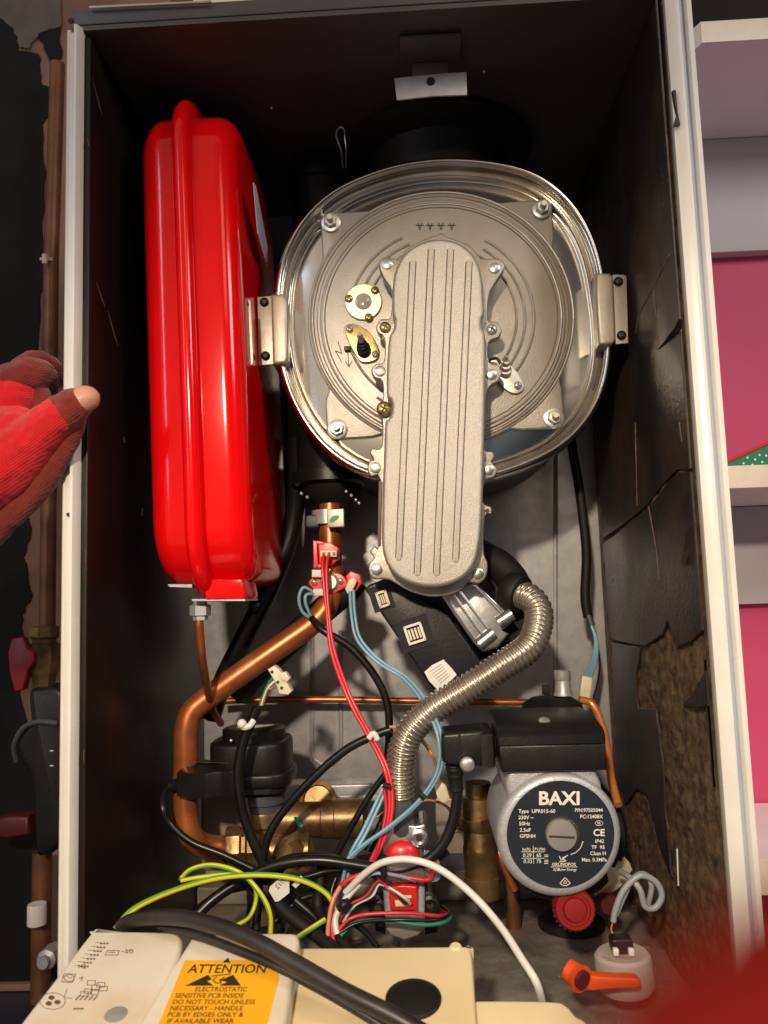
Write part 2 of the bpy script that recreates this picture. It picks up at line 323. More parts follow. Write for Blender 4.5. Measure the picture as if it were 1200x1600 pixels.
mb = MB(); mb.tube([(q0.x - .012, .199, q0.z - .004), (q0.x, .199, q0.z), (q1.x, .199, q1.z), (q1.x + .05, .199, q1.z + .017)], .0016, 8); mb.build('red_ribbon', 'rplastic', t)
mb = MB()
for (x, y) in ((1180, 718), (1191, 722), (1176, 726), (1197, 712), (1187, 711), (1162, 724), (1168, 715)): poly(mb, circ(x, y, 1.8, 10), onY(.1995))
mb.build('dot_pattern', 'print', t)
# ================================================================== CASING
t = thing('boiler_casing', (0, D, -H), 'open black and white boiler cabinet with its front cover off, hung on the wall', 'boiler casing')
CAS = t
mb = MB(); mb.box((0, D + .004, -H / 2), .47, .008, H + .01, .0005)
for x0, x1, y0, y1 in ((488, 532, 985, 1195), (868, 872, 690, 1085)):   # pressed ribs
    if x1 - x0 > 10: pts = [P(x0, y0, D), P(x0, (y0 + y1) / 2, D), P(x0, y1 - 22, D), P(x0 + 10, y1 - 4, D), P((x0 + x1) / 2, y1, D), P(x1 - 10, y1 - 4, D), P(x1, y1 - 22, D), P(x1, (y0 + y1) / 2, D), P(x1, y0, D)]
    else: pts = [P(x0, y0, D), P(x0, y1, D)]
    mb.tube(pts, .0026, 8)
mb.build('back_panel', 'galv', t)
mb = MB(); mb.prism([(-W - .01, 0, .001), (W + .01, 0, .001), (W + .01, D, .001), (-W - .01, D, .001)], (0, 0, .004)); mb.build('top_panel', 'top', t)
mb = MB(); mb.prism([(-W - .01, -.004, -H), (W + .01, -.004, -H), (W + .01, D, -H), (-W - .01, D, -H)], (0, 0, -.004))
q = P(600, 1428, .22)
mb.box((0, .30, -H + .010), .44, .035, .018, .002); mb.build('floor_panel', 'dirt', t)
for s_, nm in ((-1, 'left'), (1, 'right')):
    mb = MB(); mb.box((s_ * (W + .008), D / 2, -H / 2), .006, D, H, .0005); sp = mb.build('side_panel', 'trim', t)
    # flange
    mb = MB(); xi = s_ * (W + .0005)
    pts = [(0, 0), (.006, -.004), (.009, -.004), (.011, .001)] if s_ > 0 else [(0, 0), (.003, -.005), (.005, -.005), (.007, .0)]
    mb.prism([V((xi + s_ * px_, py_, .003)) for px_, py_ in pts] + [V((xi + s_ * pts[-1][0], .012, .003)), V((xi, .012, .003))], (0, 0, -H - .03)); mb.build('inner_lip', 'trim', t)
    if s_ > 0:
        x1 = xi + .011
        mb = MB(); mb.prism([V((x1, .001, .003)), V((x1 + .0035, .003, .003)), V((x1 + .0035, .012, .003)), V((x1, .012, .003))], (0, 0, -H - .03)); mb.build('seal_groove', 'trimblue', t)
        mb = MB(); mb.prism([V((x1 + .0036, .002, .003)), V((x1 + .005, -.001, .003)), V((x1 + .0085, -.001, .003)), V((x1 + .0100, .003, .003)), V((x1 + .0100, .02, .003)), V((x1 + .0036, .02, .003))], (0, 0, -H - .03)); mb.build('outer_flange', 'trim', t)
    else:
        x1 = xi - .0071
        mb = MB(); mb.prism([V((x1, .001, .003)), V((x1 - .0055, .001, .003)), V((x1 - .0070, .003, .003)), V((x1 - .0070, .02, .003)), V((x1, .02, .003))], (0, 0, -H - .03)); mb.build('outer_flange', 'trim', t)
mb = MB(); mb.box((.005, .004, .0115), .475, .010, .0125, .0008); mb.build('top_flange', 'top', t)
mb = MB(); mb.tube([P(140, 12, -.004), P(330, 3, -.004)], .0012, 8); mb.build('top_lip', 'alu', t)
mb = MB(); mb.lathe(P(111, 33, -.0012), (0, -1, 0), [(0, .0006), (.0024, .0006), (.0024, 0)], 16); mb.lathe(P(107, 804, -.0012), (0, -1, 0), [(0, .0006), (.0014, .0006), (.0014, 0)], 16); mb.build('flange_hole', 'dark', t)
mb = MB(); mb.prism(PL([(1051, 141), (1056, 140), (1059, 175), (1063, 194), (1053, 196), (1058, 178), (1054, 160)], -.006), (0, .003, 0)); mb.build('flange_notch', 'dark', t)
# side linings
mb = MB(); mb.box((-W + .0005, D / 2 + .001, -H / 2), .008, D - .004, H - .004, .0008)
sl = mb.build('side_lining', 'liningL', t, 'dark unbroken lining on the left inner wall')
mb = MB()
for a, b in (((143, 120), (160, 182)), ((136, 215), (141, 232)), ((150, 440), (164, 480)), ((168, 485), (184, 540)), ((193, 682), (196, 693)), ((223, 795), (222, 806)), ((134, 860), (135, 890)), ((131, 1170), (132, 1195))):
    A = PX(*a, -W + .0046); B = PX(*b, -W + .0046); d = (B - A); s1 = V((0, d.z, -d.y)).normalized() * .0012
    mb = MB(); mb.prism([A, A + d * .3 + s1 * .5, A + d * .7 + s1 * 1.6, B, A + d * .5 - s1 * .6], (.0003, 0, 0)); mb.build('scuff', 'scuff', sl)
# right: crumbling foam behind torn lining sheets
mb = MB(); NY, NZ = 80, 260; vs = []; fs = []
for i in range(NY + 1):
    for j in range(NZ + 1):
        y = .003 + (D - .006) * i / NY; z = -.002 - (H - .004) * j / NZ
        d = .0018 + .0026 * noise.fractal(V((y * 120, z * 120, 3)), .6, 2, 5) + .003 * noise.noise(V((y * 22, z * 26, 1)))
        d *= min(1, (y - .002) / .02, (D - .002 - y) / .05); vs.append(V((W - .001 - max(d, .0002), y, z)))
for i in range(NY):
    for j in range(NZ):
        a = i * (NZ + 1) + j; fs.append((a, a + NZ + 1, a + NZ + 2, a + 1))
mb.add(vs, fs); fm = mb.build('insulation_foam', 'foam', t, 'brown crumbling foam exposed on the right inner wall', 80)
def sheet(pts, lift=.0, amp=1.4, X=W - .0062):
    b = MB(); pts = [p for i, p in enumerate(pts)]; rp_ = []
    for i in range(len(pts)):
        a, c = pts[i], pts[(i + 1) % len(pts)]; L = math.hypot(c[0] - a[0], c[1] - a[1]); n = max(1, int(L / 18))
        for j in range(n):
            u = j / n; k_ = amp if j else 0; rp_.append((a[0] + (c[0] - a[0]) * u + random.uniform(-k_, k_), a[1] + (c[1] - a[1]) * u + random.uniform(-k_, k_)))
    W3 = []
    for x, y in rp_:
        q = PX(x, y, X); q.y = D - .001 if q.y > D - .02 else (.0005 if q.y < .006 else q.y); q.z = min(max(q.z, -H + .001), -.001); W3.append(q)
    b.prism(W3, (.0016, 0, 0), .0004, 1)
    return b
fe = [(1109, 1000), (1101, 900), (1090, 780), (1084, 690)]
A = [(1028, -40), (880, 330), (928, 620), (941, 842), (975, 818), (1010, 788), (1034, 756), (1056, 734), (1086, 728), (1078, 620), (1066, 503), (1052, 512), (1040, 530), (1031, 545), (1046, 528), (1062, 497), (1060, 400), (1046, 200)]
B = [(942, 848), (978, 822), (1013, 792), (1038, 760), (1058, 738), (1088, 733), (1103, 900), (1112, 985), (1098, 985), (1078, 1003), (1058, 1010), (1048, 985), (1042, 968), (1036, 990), (1008, 1009), (955, 999), (948, 940)]
Cc = [(955, 1003), (1000, 1011), (994, 1050), (996, 1106), (1024, 1108), (1033, 1180), (1038, 1260), (1049, 1370), (1030, 1320), (1012, 1245), (994, 1232), (976, 1258), (962, 1200)]
Dd = [(1106, 1032), (1092, 1066), (1066, 1103), (1112, 1106), (1122, 1135), (1130, 1240), (1133, 1230), (1118, 1060)]
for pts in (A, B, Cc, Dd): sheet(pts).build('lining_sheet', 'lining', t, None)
mb = MB()
for path in ([(1047, 398), (1022, 448), (1000, 490), (994, 520)], [(1021, 452), (1030, 535)], [(993, 660), (996, 790)], [(1014, 792), (1026, 860), (1030, 905)], [(1062, 660), (1066, 690)]):
    mb = MB(); mb.tube([PX(x, y, W - .0060) for x, y in path], .0009, 6); mb.build('crack', 'foam', t)
# curled flap
mb = MB(); mb.prism([PX(1028, 546, W - .0075), PX(1064, 500, W - .012), PX(1064, 512, W - .0075), PX(1046, 532, W - .007)], (.0012, 0, 0)); mb.build('lining_flap', 'lining', t); mb = MB(); mb.prism([PX(1072, 832, W - .009), PX(1084, 818, W - .0065), PX(1078, 850, W - .0065), PX(1069, 885, W - .009), PX(1064, 878, W - .0065)], (.001, 0, 0)); mb.build('lining_flap', 'lining', t)
# top tab
tb = thing('mounting_plate', P(673, 120, .055), 'small grey steel mounting plate with a hole under the casing top', 'bracket')
mb = MB(); mb.prism(PL([(616, 122), (640, 119), (665, 117), (700, 114), (729, 112), (730, 148), (676, 150), (620, 156)], .055), (0, .0015, 0), .0004); mb.build('plate', 'galv', tb)
z_ = P(673, 117, .055).z; mb = MB(); mb.box((P(673, 120, .055).x, .04, -.0022), sz(100, .05), .03, .003, .0004); mb.box((P(673, 120, .055).x, .0565, (z_ - .003) / 2), sz(60, .05), .0015, abs(z_) - .001, .0004); mb.build('tab', 'top', tb)
mb = MB(); mb.lathe(P(673, 127, .0545), (0, -1, 0), [(0, .0006), (.0034, .0006), (.0036, 0)], 20); mb.build('bolt_hole', 'dark', tb)
mb = MB()
for x, y in ((425, 169), (757, 112)): q = PZ(x, y, .0004); mb.ball(q, .0016, 10)
tag(mb.build('top_rivet', 'zinc', CAS), None, None)
# ================================================================== FLUE
t = thing('flue_elbow', P(680, 240, .2), 'wide black flue elbow rising to the casing top behind the heat exchanger', 'flue')
c = P(682, 230, .2); mb = MB(); mb.lathe((c.x, .20, 0), (0, 0, -1), [(.0, .001), (.095, .001), (.096, .005), (.086, .010), (.07, .014), (.066, .03), (.066, .10), (.070, .11), (.070, .17), (0, .17)], 40); mb.build('pipe', 'darkmatte', t)
# siphon column
t = thing('plastic_column', P(515, 745, .21), 'tall black plastic column left of and behind the heat exchanger', 'duct')
c = P(512, 500, .21); zt = P(505, 268, .21).z; zb = P(512, 745, .21).z
mb = MB(); mb.lathe((c.x, .21, zt), (0, 0, -1), [(0, -.004), (.020, -.004), (.036, .001), (.038, .004), (.038, .02), (.034, .022), (.034, zt - zb - .004), (.040, zt - zb - .003), (.040, zt - zb + .008), (.032, zt - zb + .010), (.0, zt - zb + .010)], 36); mb.build('body', 'dark', t)
mb = MB(); mb.lathe((c.x, .21, zb - .008), (0, 0, -1), [(.031, 0), (.026, .012), (.018, .020), (.0175, .034), (0, .034)], 30); mb.build('lower_socket', 'darkmatte', t)
mb = MB()
for x, y in ((471, 771), (480, 777), (541, 768), (549, 774), (556, 781), (561, 786)): mb.ball(P(x, y, .165), .0018, 10)
mb.build('screw_head', 'zinc', t)
mb = MB(); mb.tube([P(536, 262, .15), P(533, 236, .13), P(526, 215, .125), P(527, 203, .125), P(532, 199, .125), P(538, 203, .125), P(539, 215, .125), P(541, 236, .13), P(541, 262, .15)], .0008, 8); tag(mb.build('wire_clip', 'zinc'), 'bent steel wire clip above the black column', 'clip')
# ================================================================== EXPANSION VESSEL
t = thing('expansion_vessel', P(310, 930, .12), 'glossy red expansion vessel standing on edge along the left wall', 'expansion vessel')
Yc, hy, yf = .14, .098, .042
xl = P(228, 600, .055).x; xr = P(383, 600, .055).x; zt = P(300, 152, .045).z; zb = P(330, 915, .045).z; xs = P(301, 600, .05).x
def rr(hyy, z0, z1, r, n=8):
    out = []
    for cy_, cz_, a0 in ((Yc + hyy - r, z1 - r, 0), (Yc - hyy + r, z1 - r, 90), (Yc - hyy + r, z0 + r, 180), (Yc + hyy - r, z0 + r, 270)):
        for j in range(n + 1):
            a = math.radians(a0 + 90 * j / n); out.append((cy_ + r * math.cos(a), cz_ + r * math.sin(a)))
    return out
def vloft(mb, prof, lean=.028):
    rings = []; zc = (zt + zb) / 2
    for x, ins in prof: rings.append([V((x - (z - zc) * lean, y, z)) for y, z in rr(hy - ins, zb + ins, zt - ins, max(.046 - ins * .6, .012))])
    n = len(rings[0]); vs = [q for r_ in rings for q in r_]; fs = []
    for i in range(len(rings) - 1):
        for k_ in range(n): fs.append((i * n + k_, i * n + (k_ + 1) % n, (i + 1) * n + (k_ + 1) % n, (i + 1) * n + k_))
    fs += [tuple(range(n))[::-1], tuple((len(rings) - 1) * n + k_ for k_ in range(n))]; mb.add(vs, fs)
prof = []; Rr = .021
for j in range(9): a = math.pi / 2 * j / 8; prof.append((xl + Rr * (1 - math.sin(a)), Rr * (1 - math.cos(a))))
prof = prof[::-1][:]  # from face (ins=R) to rim
prof = [(xl + Rr * (1 - math.cos(math.pi / 2 * j / 8)), Rr * (1 - math.sin(math.pi / 2 * j / 8))) for j in range(9)] + [(xs, -.0006)] + [(xr - Rr * .8 * (1 - math.cos(math.pi / 2 * j / 8)), Rr * .8 * (1 - math.sin(math.pi / 2 * j / 8))) for j in range(8, -1, -1)]
mb = MB(); vloft(mb, prof); mb.build('shell', 'red', t, None, 50)
bw = sz(16, .04); mb = MB(); vloft(mb, [(xs - bw, .002)] + [(xs - bw * math.cos(math.pi * j / 10), -.0125 * math.sin(math.pi * j / 10) ** .6 - .0003) for j in range(1, 10)] + [(xs + bw, .002)]); mb.build('seam_band', 'red', t, None, 60)
mb = MB(); mb.prism(PL([(316, 905), (378, 905), (383, 930), (381, 936), (322, 937)], .055), (0, .05, 0), .001); mb.build('lower_tab', 'red', t)
mb = MB(); mb.prism(PL([(262, 913), (300, 913), (300, 918), (265, 917)], .06), (0, .05, 0)); mb.prism(PL([(300, 936), (383, 936), (383, 939), (300, 939)], .056), (0, .05, 0)); mb.build('support_tray', 'galv', t)
mb = MB(); mb.prism([PX(395, 285, xr + .0020 + .006), PX(399, 290, xr + .008), PX(417, 385, xr + .005), PX(417, 420, xr + .004), PX(402, 365, xr + .0075)], (.0006, 0, 0)); mb.build('sticker', 'trimblue', t)
c = P(313, 944, .075); mb = MB(); mb.lathe(c, (0, 0, -1), [(.0055, -.004), (.0055, .0), (.0085, .001), (.0085, .009), (.006, .010), (.006, .013), (0, .013)], 6, a0=(1, .3, 0)); mb.build('hex_nut', 'galv', t)
mb = MB(); mb.tube([P(311, 958, .075), P(312, 985, .075), P(316, 1030, .085), P(324, 1075, .11), P(333, 1110, .15), P(345, 1130, .2)], sz(6.5, .09), 14); tag(mb.build('copper_pipe', 'copper'), 'thin brownish copper pipe dropping from under the red vessel', 'pipe')
mb = MB(); mb.tube([P(345, 1096, .285), P(385, 1094, .285), P(520, 1093, .285), P(700, 1096, .285), P(860, 1098, .285)], .0036, 14); tag(mb.build('copper_pipe', 'copper'), 'thin level copper pipe running across the back panel', 'pipe')
# ================================================================== HEAT EXCHANGER
t = thing('heat_exchanger', P(690, 500, .2), 'round stainless heat exchanger drum with bolted aluminium burner door', 'heat exchanger')
HX = t
def cp(x, y): return (420 + x * .48333, 230 + y * .48333)
rim = [(560, 38), (700, 45), (855, 80), (958, 150), (1022, 232), (1064, 325), (1088, 430), (1105, 560), (1106, 680), (1085, 790), (1030, 898), (940, 985), (800, 1050), (680, 1082), (520, 1094), (330, 1072), (200, 1003), (110, 900), (45, 765), (20, 640), (16, 500), (35, 370), (100, 240), (205, 140), (350, 76), (450, 50)]
rim = cr([cp(*q) for q in rim], 12, True); RC = (690, 499)
_pa = sorted((math.atan2(y - RC[1], x - RC[0]), math.hypot(x - RC[0], y - RC[1])) for x, y in rim)
def _ri(th):
    for i in range(len(_pa)):
        a0, r0_ = _pa[i - 1]; a1, r1_ = _pa[i]
        if i == 0: a0 -= 2 * math.pi
        if a0 <= th <= a1: return r0_ + (r1_ - r0_) * (th - a0) / max(a1 - a0, 1e-9)
    a0, r0_ = _pa[-1]; a1, r1_ = _pa[0]; a1 += 2 * math.pi; return r0_ + (r1_ - r0_) * (th - a0) / (a1 - a0)
_rr = [_ri(-math.pi + 2 * math.pi * i / 240) for i in range(240)]
for _ in range(22): _rr = [(_rr[i - 1] + 2 * _rr[i] + _rr[(i + 1) % 240]) / 4 for i in range(240)]
rim = [(RC[0] + _rr[i] * math.cos(-math.pi + 2 * math.pi * i / 240), RC[1] + _rr[i] * math.sin(-math.pi + 2 * math.pi * i / 240)) for i in range(240)]
def ringat(d, Y):
    out = []
    for x, y in rim:
        dx, dy = x - RC[0], y - RC[1]; L = math.hypot(dx, dy); out.append(P(RC[0] + dx * (L - d) / L, RC[1] + dy * (L - d) / L, .11) + V((0, Y - .11, 0)))
    return out
def loft(mb, prof, cap=True):
    rs = [ringat(d, Y) for d, Y in prof]; n = len(rs[0]); vs = [q for r_ in rs for q in r_]; fs = []
    for i in range(len(rs) - 1):
        for k_ in range(n): fs.append((i * n + k_, i * n + (k_ + 1) % n, (i + 1) * n + (k_ + 1) % n, (i + 1) * n + k_))
    if cap: fs.append(tuple((len(rs) - 1) * n + k_ for k_ in range(n)))
    mb.add(vs, fs)
mb = MB(); loft(mb, [(20, .30), (6, .28), (6, .135), (14, .122)]); mb.build('drum', 'dark', t, 'dark drum shell behind the rim')
mb = MB(); loft(mb, [(8, .136), (2, .134), (0, .130), (0, .114), (.8, .109), (3, .1055), (6, .1040), (9, .1040), (11.5, .106), (13, .110), (14, .116), (16, .119), (18.5, .119), (20.5, .116), (22, .1135), (23.5, .1125), (25, .1130), (26.5, .1155), (27.5, .120)], False); mb.build('rim', 'rim', t, None, 70)
mb = MB(); loft(mb, [(24, .123), (27, .1200), (30, .1192), (120, .1190)]); mb.build('face_plate', 'steel', t)
# burner door
DC = (689.5, 498); bolts = [(517, 348), (847, 327), (527, 671), (865, 653)]
def ear_exit(th, b):
    # square patch turned to the roll of the casing
    ax = math.radians(-3.6); ux, uy = math.cos(ax), math.sin(ax); sx_ = 1 if b[0] > DC[0] else -1; sy_ = 1 if b[1] > DC[1] else -1
    dx, dy = math.cos(th), math.sin(th); bx, by = b[0] - DC[0], b[1] - DC[1]
    bu = bx * ux + by * uy; bv = -bx * uy + by * ux; du = dx * ux + dy * uy; dv = -dx * uy + dy * ux
    U, Vv = (abs(bu) + 16), (abs(bv) + 15)
    if du * sx_ <= 0.01 or dv * sy_ <= 0.01: return 0
    r1 = U / abs(du); r2 = Vv / abs(dv); r_ = min(r1, r2); u_ = abs(du) * r_; v_ = abs(dv) * r_
    if u_ < U - 76 or v_ < Vv - 68: return 0
    return r_
def door(th):
    r0 = 209 / math.sqrt(math.cos(th) ** 2 + (math.sin(th) * 1.045) ** 2); r = r0
    for b in bolts:
        e_ = ear_exit(th, b)
        # rounded corner
        L = math.hypot(b[0] - DC[0], b[1] - DC[1]) + 17
        r = max(r, min(e_, L + 2))
    return r
NT = 360; rad = [door(2 * math.pi * i / NT) for i in range(NT)]
for _ in range(3): rad = [(rad[i - 1] + 2 * rad[i] + rad[(i + 1) % NT]) / 4 for i in range(NT)]
outl = [(DC[0] + rad[i] * math.cos(2 * math.pi * i / NT), DC[1] + rad[i] * math.sin(2 * math.pi * i / NT)) for i in range(NT)]
mb = MB(); mb.prism(PL(outl, .1140), (0, .0058, 0), .0014)
def circring(mb, r, Y, tr, a0=0, a1=360, ry=None, n=90):
    a = [math.radians(a0 + (a1 - a0) * i / n) for i in range(n + 1)]
    mb.tube([P(DC[0] + r * math.cos(q), DC[1] + (ry or r * .957) * math.sin(q), Y) for q in a], tr, 8, raw=True)
# raised disc with stepped edge
def disc(mb, r, Y, dep, bev): mb.prism(PL(circ(DC[0], DC[1], r, 120, r * .957), Y), (0, dep, 0), bev)
disc(mb, 204, .1118, .003, .0012); disc(mb, 195, .1098, .003, .0012)
circring(mb, 188, .1098, .0011); circring(mb, 206.5, .1140, .0012)
for r, a0, a1 in ((118, -66, 40), (131, -60, 38), (145, -62, 36), (118, -152, -112), (131, -156, -112), (145, -166, -115), (150, 128, 160), (163, 100, 128)): circring(mb, r,   .1097, .00125, a0, a1, None, 40)
mb.build('burner_door', 'cast', t)
mb = MB(); circring(mb, 182, .1098, .00055); mb.build('ring_shade_line', 'inkb', t)  # dark ring drawn for the shaded step, no recess modelled
mb = MB(); circring(mb, 199.4, .1119, .0006); mb.build('ring_shade_line', 'inkb', t)
# cast marks: four small flame-like ticks, bolt symbol with arrow
mb = MB(); mp = onY(.1097)
for i, x in enumerate((656, 672, 689, 706)):
    stroke(mb, [(x - 6, 352), (x + 6, 352)], 1.6, mp, .0003); stroke(mb, [(x - 3, 349), (x, 359), (x + 3, 349)], 1.4, mp, .0003)
mb.build('cast_mark', 'ink', t); mb = MB(); stroke(mb, [(528, 534), (534, 552), (524, 548), (534, 566)], 1.4, mp, .0003); stroke(mb, [(543, 545), (545, 572)], 1.2, mp, .0003); stroke(mb, [(540, 565), (545, 573), (550, 565)], 1.2, mp, .0003)
mb.build('cast_mark', 'ink', t)
# bolts
def bolt(parent, px, py, Y, s=1):
    c_ = P(px, py, Y); b = MB(); b.lathe(c_, (0, -1, 0), [(.0088 * s, -.001), (.0088 * s, .0006), (.0082 * s, .001), (.0045 * s, .001)], 28); w_ = b.build('washer', 'zinc', parent)
    b = MB(); b.lathe(c_, (0, -1, 0), [(.0062 * s, .001), (.0062 * s, .0048), (.0052 * s, .0056), (.003 * s, .0056)], 6, a0=(1, 0, .4)); b.build('nut', 'zinc', w_)
    b = MB(); b.lathe(c_, (0, -1, 0), [(.003 * s, 0.005), (.003 * s, .011), (.0024 * s, .012), (0, .012)], 14); b.build('stud', 'zinc', w_); return w_
b0 = bolt(t, 517, 348, .1125)
for px, py in bolts[1:]: dup(b0, WL[b0] + P(px, py, .1125) - P(517, 348, .1125), t)
# sight glass
c = P(568, 473, .1095); mb = MB(); mb.lathe(c, (0, -1, 0), [(.0165, -.001), (.0165, .0022), (.0158, .0028), (.0158, .0028), (0, .0028)], 40); sg = mb.build('sight_disc', 'disc', t)
mb = MB(); mb.lathe(c + V((0, 0, 0)), (0, -1, 0), [(.0074, .002), (.0074, .0034), (.0068, .0038), (0, .0038)], 32); mb.build('sight_glass', 'glass', sg)
def screw(parent, c_, r, m='brasszinc', cross=True):
    b = MB(); b.lathe(c_, (0, -1, 0), [(r, -.001), (r, r * .25), (r * .8, r * .5), (r * .4, r * .62), (0, r * .62)], 20); s_ = b.build('screw', m, parent)
    if cross:
        b = MB(); b.box(V(c_) + V((0, -r * .60, 0)), r * 1.1, r * .12, r * .28, .00005, Matrix.Rotation(.5, 3, 'Y')); b.box(V(c_) + V((0, -r * .61, 0)), r * .28, r * .12, r * 1.1, .00005, Matrix.Rotation(.5, 3, 'Y')); b.build('cross_slot', 'ink', s_)
    return s_
for px, py in ((545, 467), (586, 454), (576, 496)): screw(sg, P(px, py, .1068), .0036)
# electrode left
mb = MB(); mb.prism(PL(cr([(538, 512), (546, 506), (560, 508), (578, 520), (592, 545), (588, 562), (566, 566), (556, 555), (545, 535)], 4, True), .106), (0, .004, 0), .0008); el = mb.build('electrode_plate', 'brasszinc', t)
screw(el, P(546, 514, .105), .0032, 'zinc'); screw(el, P(586, 553, .105), .003, 'zinc')
q = P(569, 549, .105); d_ = (P(563, 527, .085) - q).normalized(); mb = MB(); mb.lathe(q, d_, [(.0062, 0), (.0062, .006), (.005, .007), (.005, .010), (.0042, .0105), (.0042, .013), (.0034, .0135), (.0034, .017), (0, .017)], 18); mb.build('insulator', 'dark', el)
mb = MB(); mb.lathe(q, d_, [(.0030, .009), (.0030, .011), (.0024, .012), (.0026, .023), (.0018, .0255), (0, .0255)], 12); mb.build('terminal_pin', 'zinc', el)
mb = MB(); mb.box(P(543, 545, .107), .006, .004, .004); mb.build('earth_tab', 'dark', el)
# electrode right
mb = MB(); mb.prism(PL(cr([(765, 566), (775, 560), (800, 572), (818, 600), (815, 612), (800, 614), (782, 600)], 4, True), .1065), (0, .0035, 0), .0006); el = mb.build('electrode_plate', 'zinc', t)
q = P(789, 582, .106); mb = MB(); mb.lathe(q, V((0, -1, .5)), [(.0056, 0), (.0056, .004), (.0042, .0045), (.0042, .009), (.003, .0095), (.003, .014), (.0014, .0145), (.0014, .020), (0, .02)], 16); mb.build('terminal_pin', 'zinc', el)
screw(el, P(809, 602, .1055), .0034, 'zinc'); mb = MB(); mb.tube([P(766, 562, .1), P(776, 560, .095), P(782, 568, .094)], .0014, 8); mb.build('spark_lead', 'ink', el)
# side brackets
def sbracket(pts_wrap, pts_tab, scr):
    b = MB(); b.prism(PL(pts_wrap, .098), (0, .034, 0), .0025); br = b.build('side_bracket', 'bracket', HX)
    b = MB(); b.prism(PL(pts_tab, .110), (0, .002, 0), .0004); b.build('bracket_tab', 'bracket', br)
    for x, y in scr: screw(br, P(x, y, .109), .0040, 'dark', True)
sbracket([(423, 459), (444, 458), (449, 470), (450, 560), (446, 567), (426, 569)], [(402, 464), (426, 462), (428, 569), (404, 571)], [(413, 472), (415, 556)])
sbracket([(931, 426), (953, 426), (959, 432), (963, 530), (958, 537), (936, 538), (932, 470)], [(957, 429), (975, 429), (979, 432), (982, 536), (961, 538)], [(966, 440), (971, 524)])
t = thing('vessel_bracket', P(383, 515, .1), 'narrow zinc bracket with a red bolt pinned beside the red vessel', 'bracket')
mb = MB(); mb.prism(PL([(375, 466), (387, 465), (392, 470), (396, 568), (390, 572), (378, 572)], .075), (0, .0015, 0), .0004); mb.build('strip', 'bracket', t)
for x, y in ((382, 475), (384, 558)): screw(t, P(x, y, .074), .0036, 'rmaroon', False)
# ================================================================== AIR MANIFOLD
t = thing('gas_air_manifold', P(680, 900, .1), 'long ribbed cast aluminium gas and air manifold bolted across the exchanger', 'manifold')
MF = t; Yg = .082
fl = [(690, 364), (700, 370), (735, 384), (752, 404), (772, 403), (786, 408), (788, 420), (775, 440), (764, 462), (762, 500), (775, 502), (784, 515), (779, 527), (764, 535), (764, 565), (778, 570), (784, 582), (778, 596), (764, 606), (757, 640), (756, 690), (758, 704), (770, 706), (772, 716), (768, 722), (777, 733), (772, 746), (758, 752), (755, 785), (767, 792), (768, 803), (758, 808), (756, 862), (762, 880), (760, 900), (748, 912), (732, 910), (720, 922), (700, 930), (672, 932), (640, 924), (612, 908), (600, 905), (583, 904), (576, 893), (577, 880), (584, 872), (578, 862), (586, 853), (592, 850), (594, 750), (580, 745), (574, 732), (578, 720), (584, 718), (578, 708), (582, 700), (596, 698), (597, 655), (590, 645), (590, 632), (598, 625), (597, 596), (585, 590), (580, 578), (588, 568), (600, 564), (600, 528), (590, 520), (588, 508), (596, 498), (610, 495), (612, 455), (600, 435), (592, 415), (596, 403), (612, 402), (624, 404), (640, 385), (670, 371), (682, 367)]
mb = MB(); mb.prism(PL(cr(fl, 3, True), Yg), (0, .010, 0), .0012); mb.build('flange', 'cast', t)
mb = MB(); mb.prism(PL([(625, 420), (750, 420), (748, 900), (605, 900)], Yg + .011), (0, .012, 0)); mb.build('base_casting', 'cast', t)
cv = [(688, 372), (718, 379), (742, 400), (753, 430), (756, 470), (757, 488), (753, 500), (754, 512), (759, 528), (759, 600), (757, 700), (754, 800), (750, 850), (740, 885), (716, 908), (680, 918), (640, 912), (612, 893), (598, 860), (597, 800), (600, 700), (602, 660), (608, 652), (612, 640), (611, 626), (604, 614), (605, 560), (608, 526), (614, 514), (616, 500), (613, 486), (613, 450), (618, 420), (634, 393), (660, 377)]
mb = MB(); c2 = cr(cv, 5, True); mb.prism(PL(c2, Yg - .020), (0, .021, 0), .0038, 5)
ribs = [((645, 409), (623, 871)), ((674, 389), (652, 895)), ((704, 390), (682, 896)), ((733, 410), (712, 874))]
for (x0, y0), (x1, y1) in ribs:
    d = V((x1 - x0, y1 - y0)).normalized(); nn = V((-d.y, d.x)); pts = []
    for i in range(9): a = math.pi * i / 8; q = V((x0, y0)) + nn * 4.2 * math.cos(a) - d * 4.2 * math.sin(a); pts.append((q.x, q.y))
    for i in range(9): a = math.pi * i / 8; q = V((x1, y1)) - nn * 4.2 * math.cos(a) + d * 4.2 * math.sin(a); pts.append((q.x, q.y))
    mb.prism(PL(pts, Yg - .0212), (0, .003, 0), .0004, 2)
mb.build('ribbed_cover', 'cover', t)
mb = MB()   # groove shade painted as a dark line either side of each rib
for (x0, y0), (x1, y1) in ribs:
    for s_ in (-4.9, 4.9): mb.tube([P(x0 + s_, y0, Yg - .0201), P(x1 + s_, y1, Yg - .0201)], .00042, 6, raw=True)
mb.build('rib_shade_line', 'groove', t)
def rivet(px, py, r=.0046):
    b = MB(); b.lathe(P(px, py, Yg), (0, -1, 0), [(r, -.001), (r, .0008), (r * .85, .0012), (0, .0012)], 20); return b.build('rivet', 'alu', t)
r0 = rivet(605, 413)
for px, py in ((773, 419), (594, 580), (768, 585), (587, 731), (763, 734), (589, 890), (747, 896)): dup(r0, WL[r0] + P(px, py, Yg) - P(605, 413, Yg), t)
screw(t, P(602, 512, Yg), .0048); screw(t, P(768, 515, Yg), .0046, 'zinc'); screw(t, P(600, 639, Yg - .004), .0062)
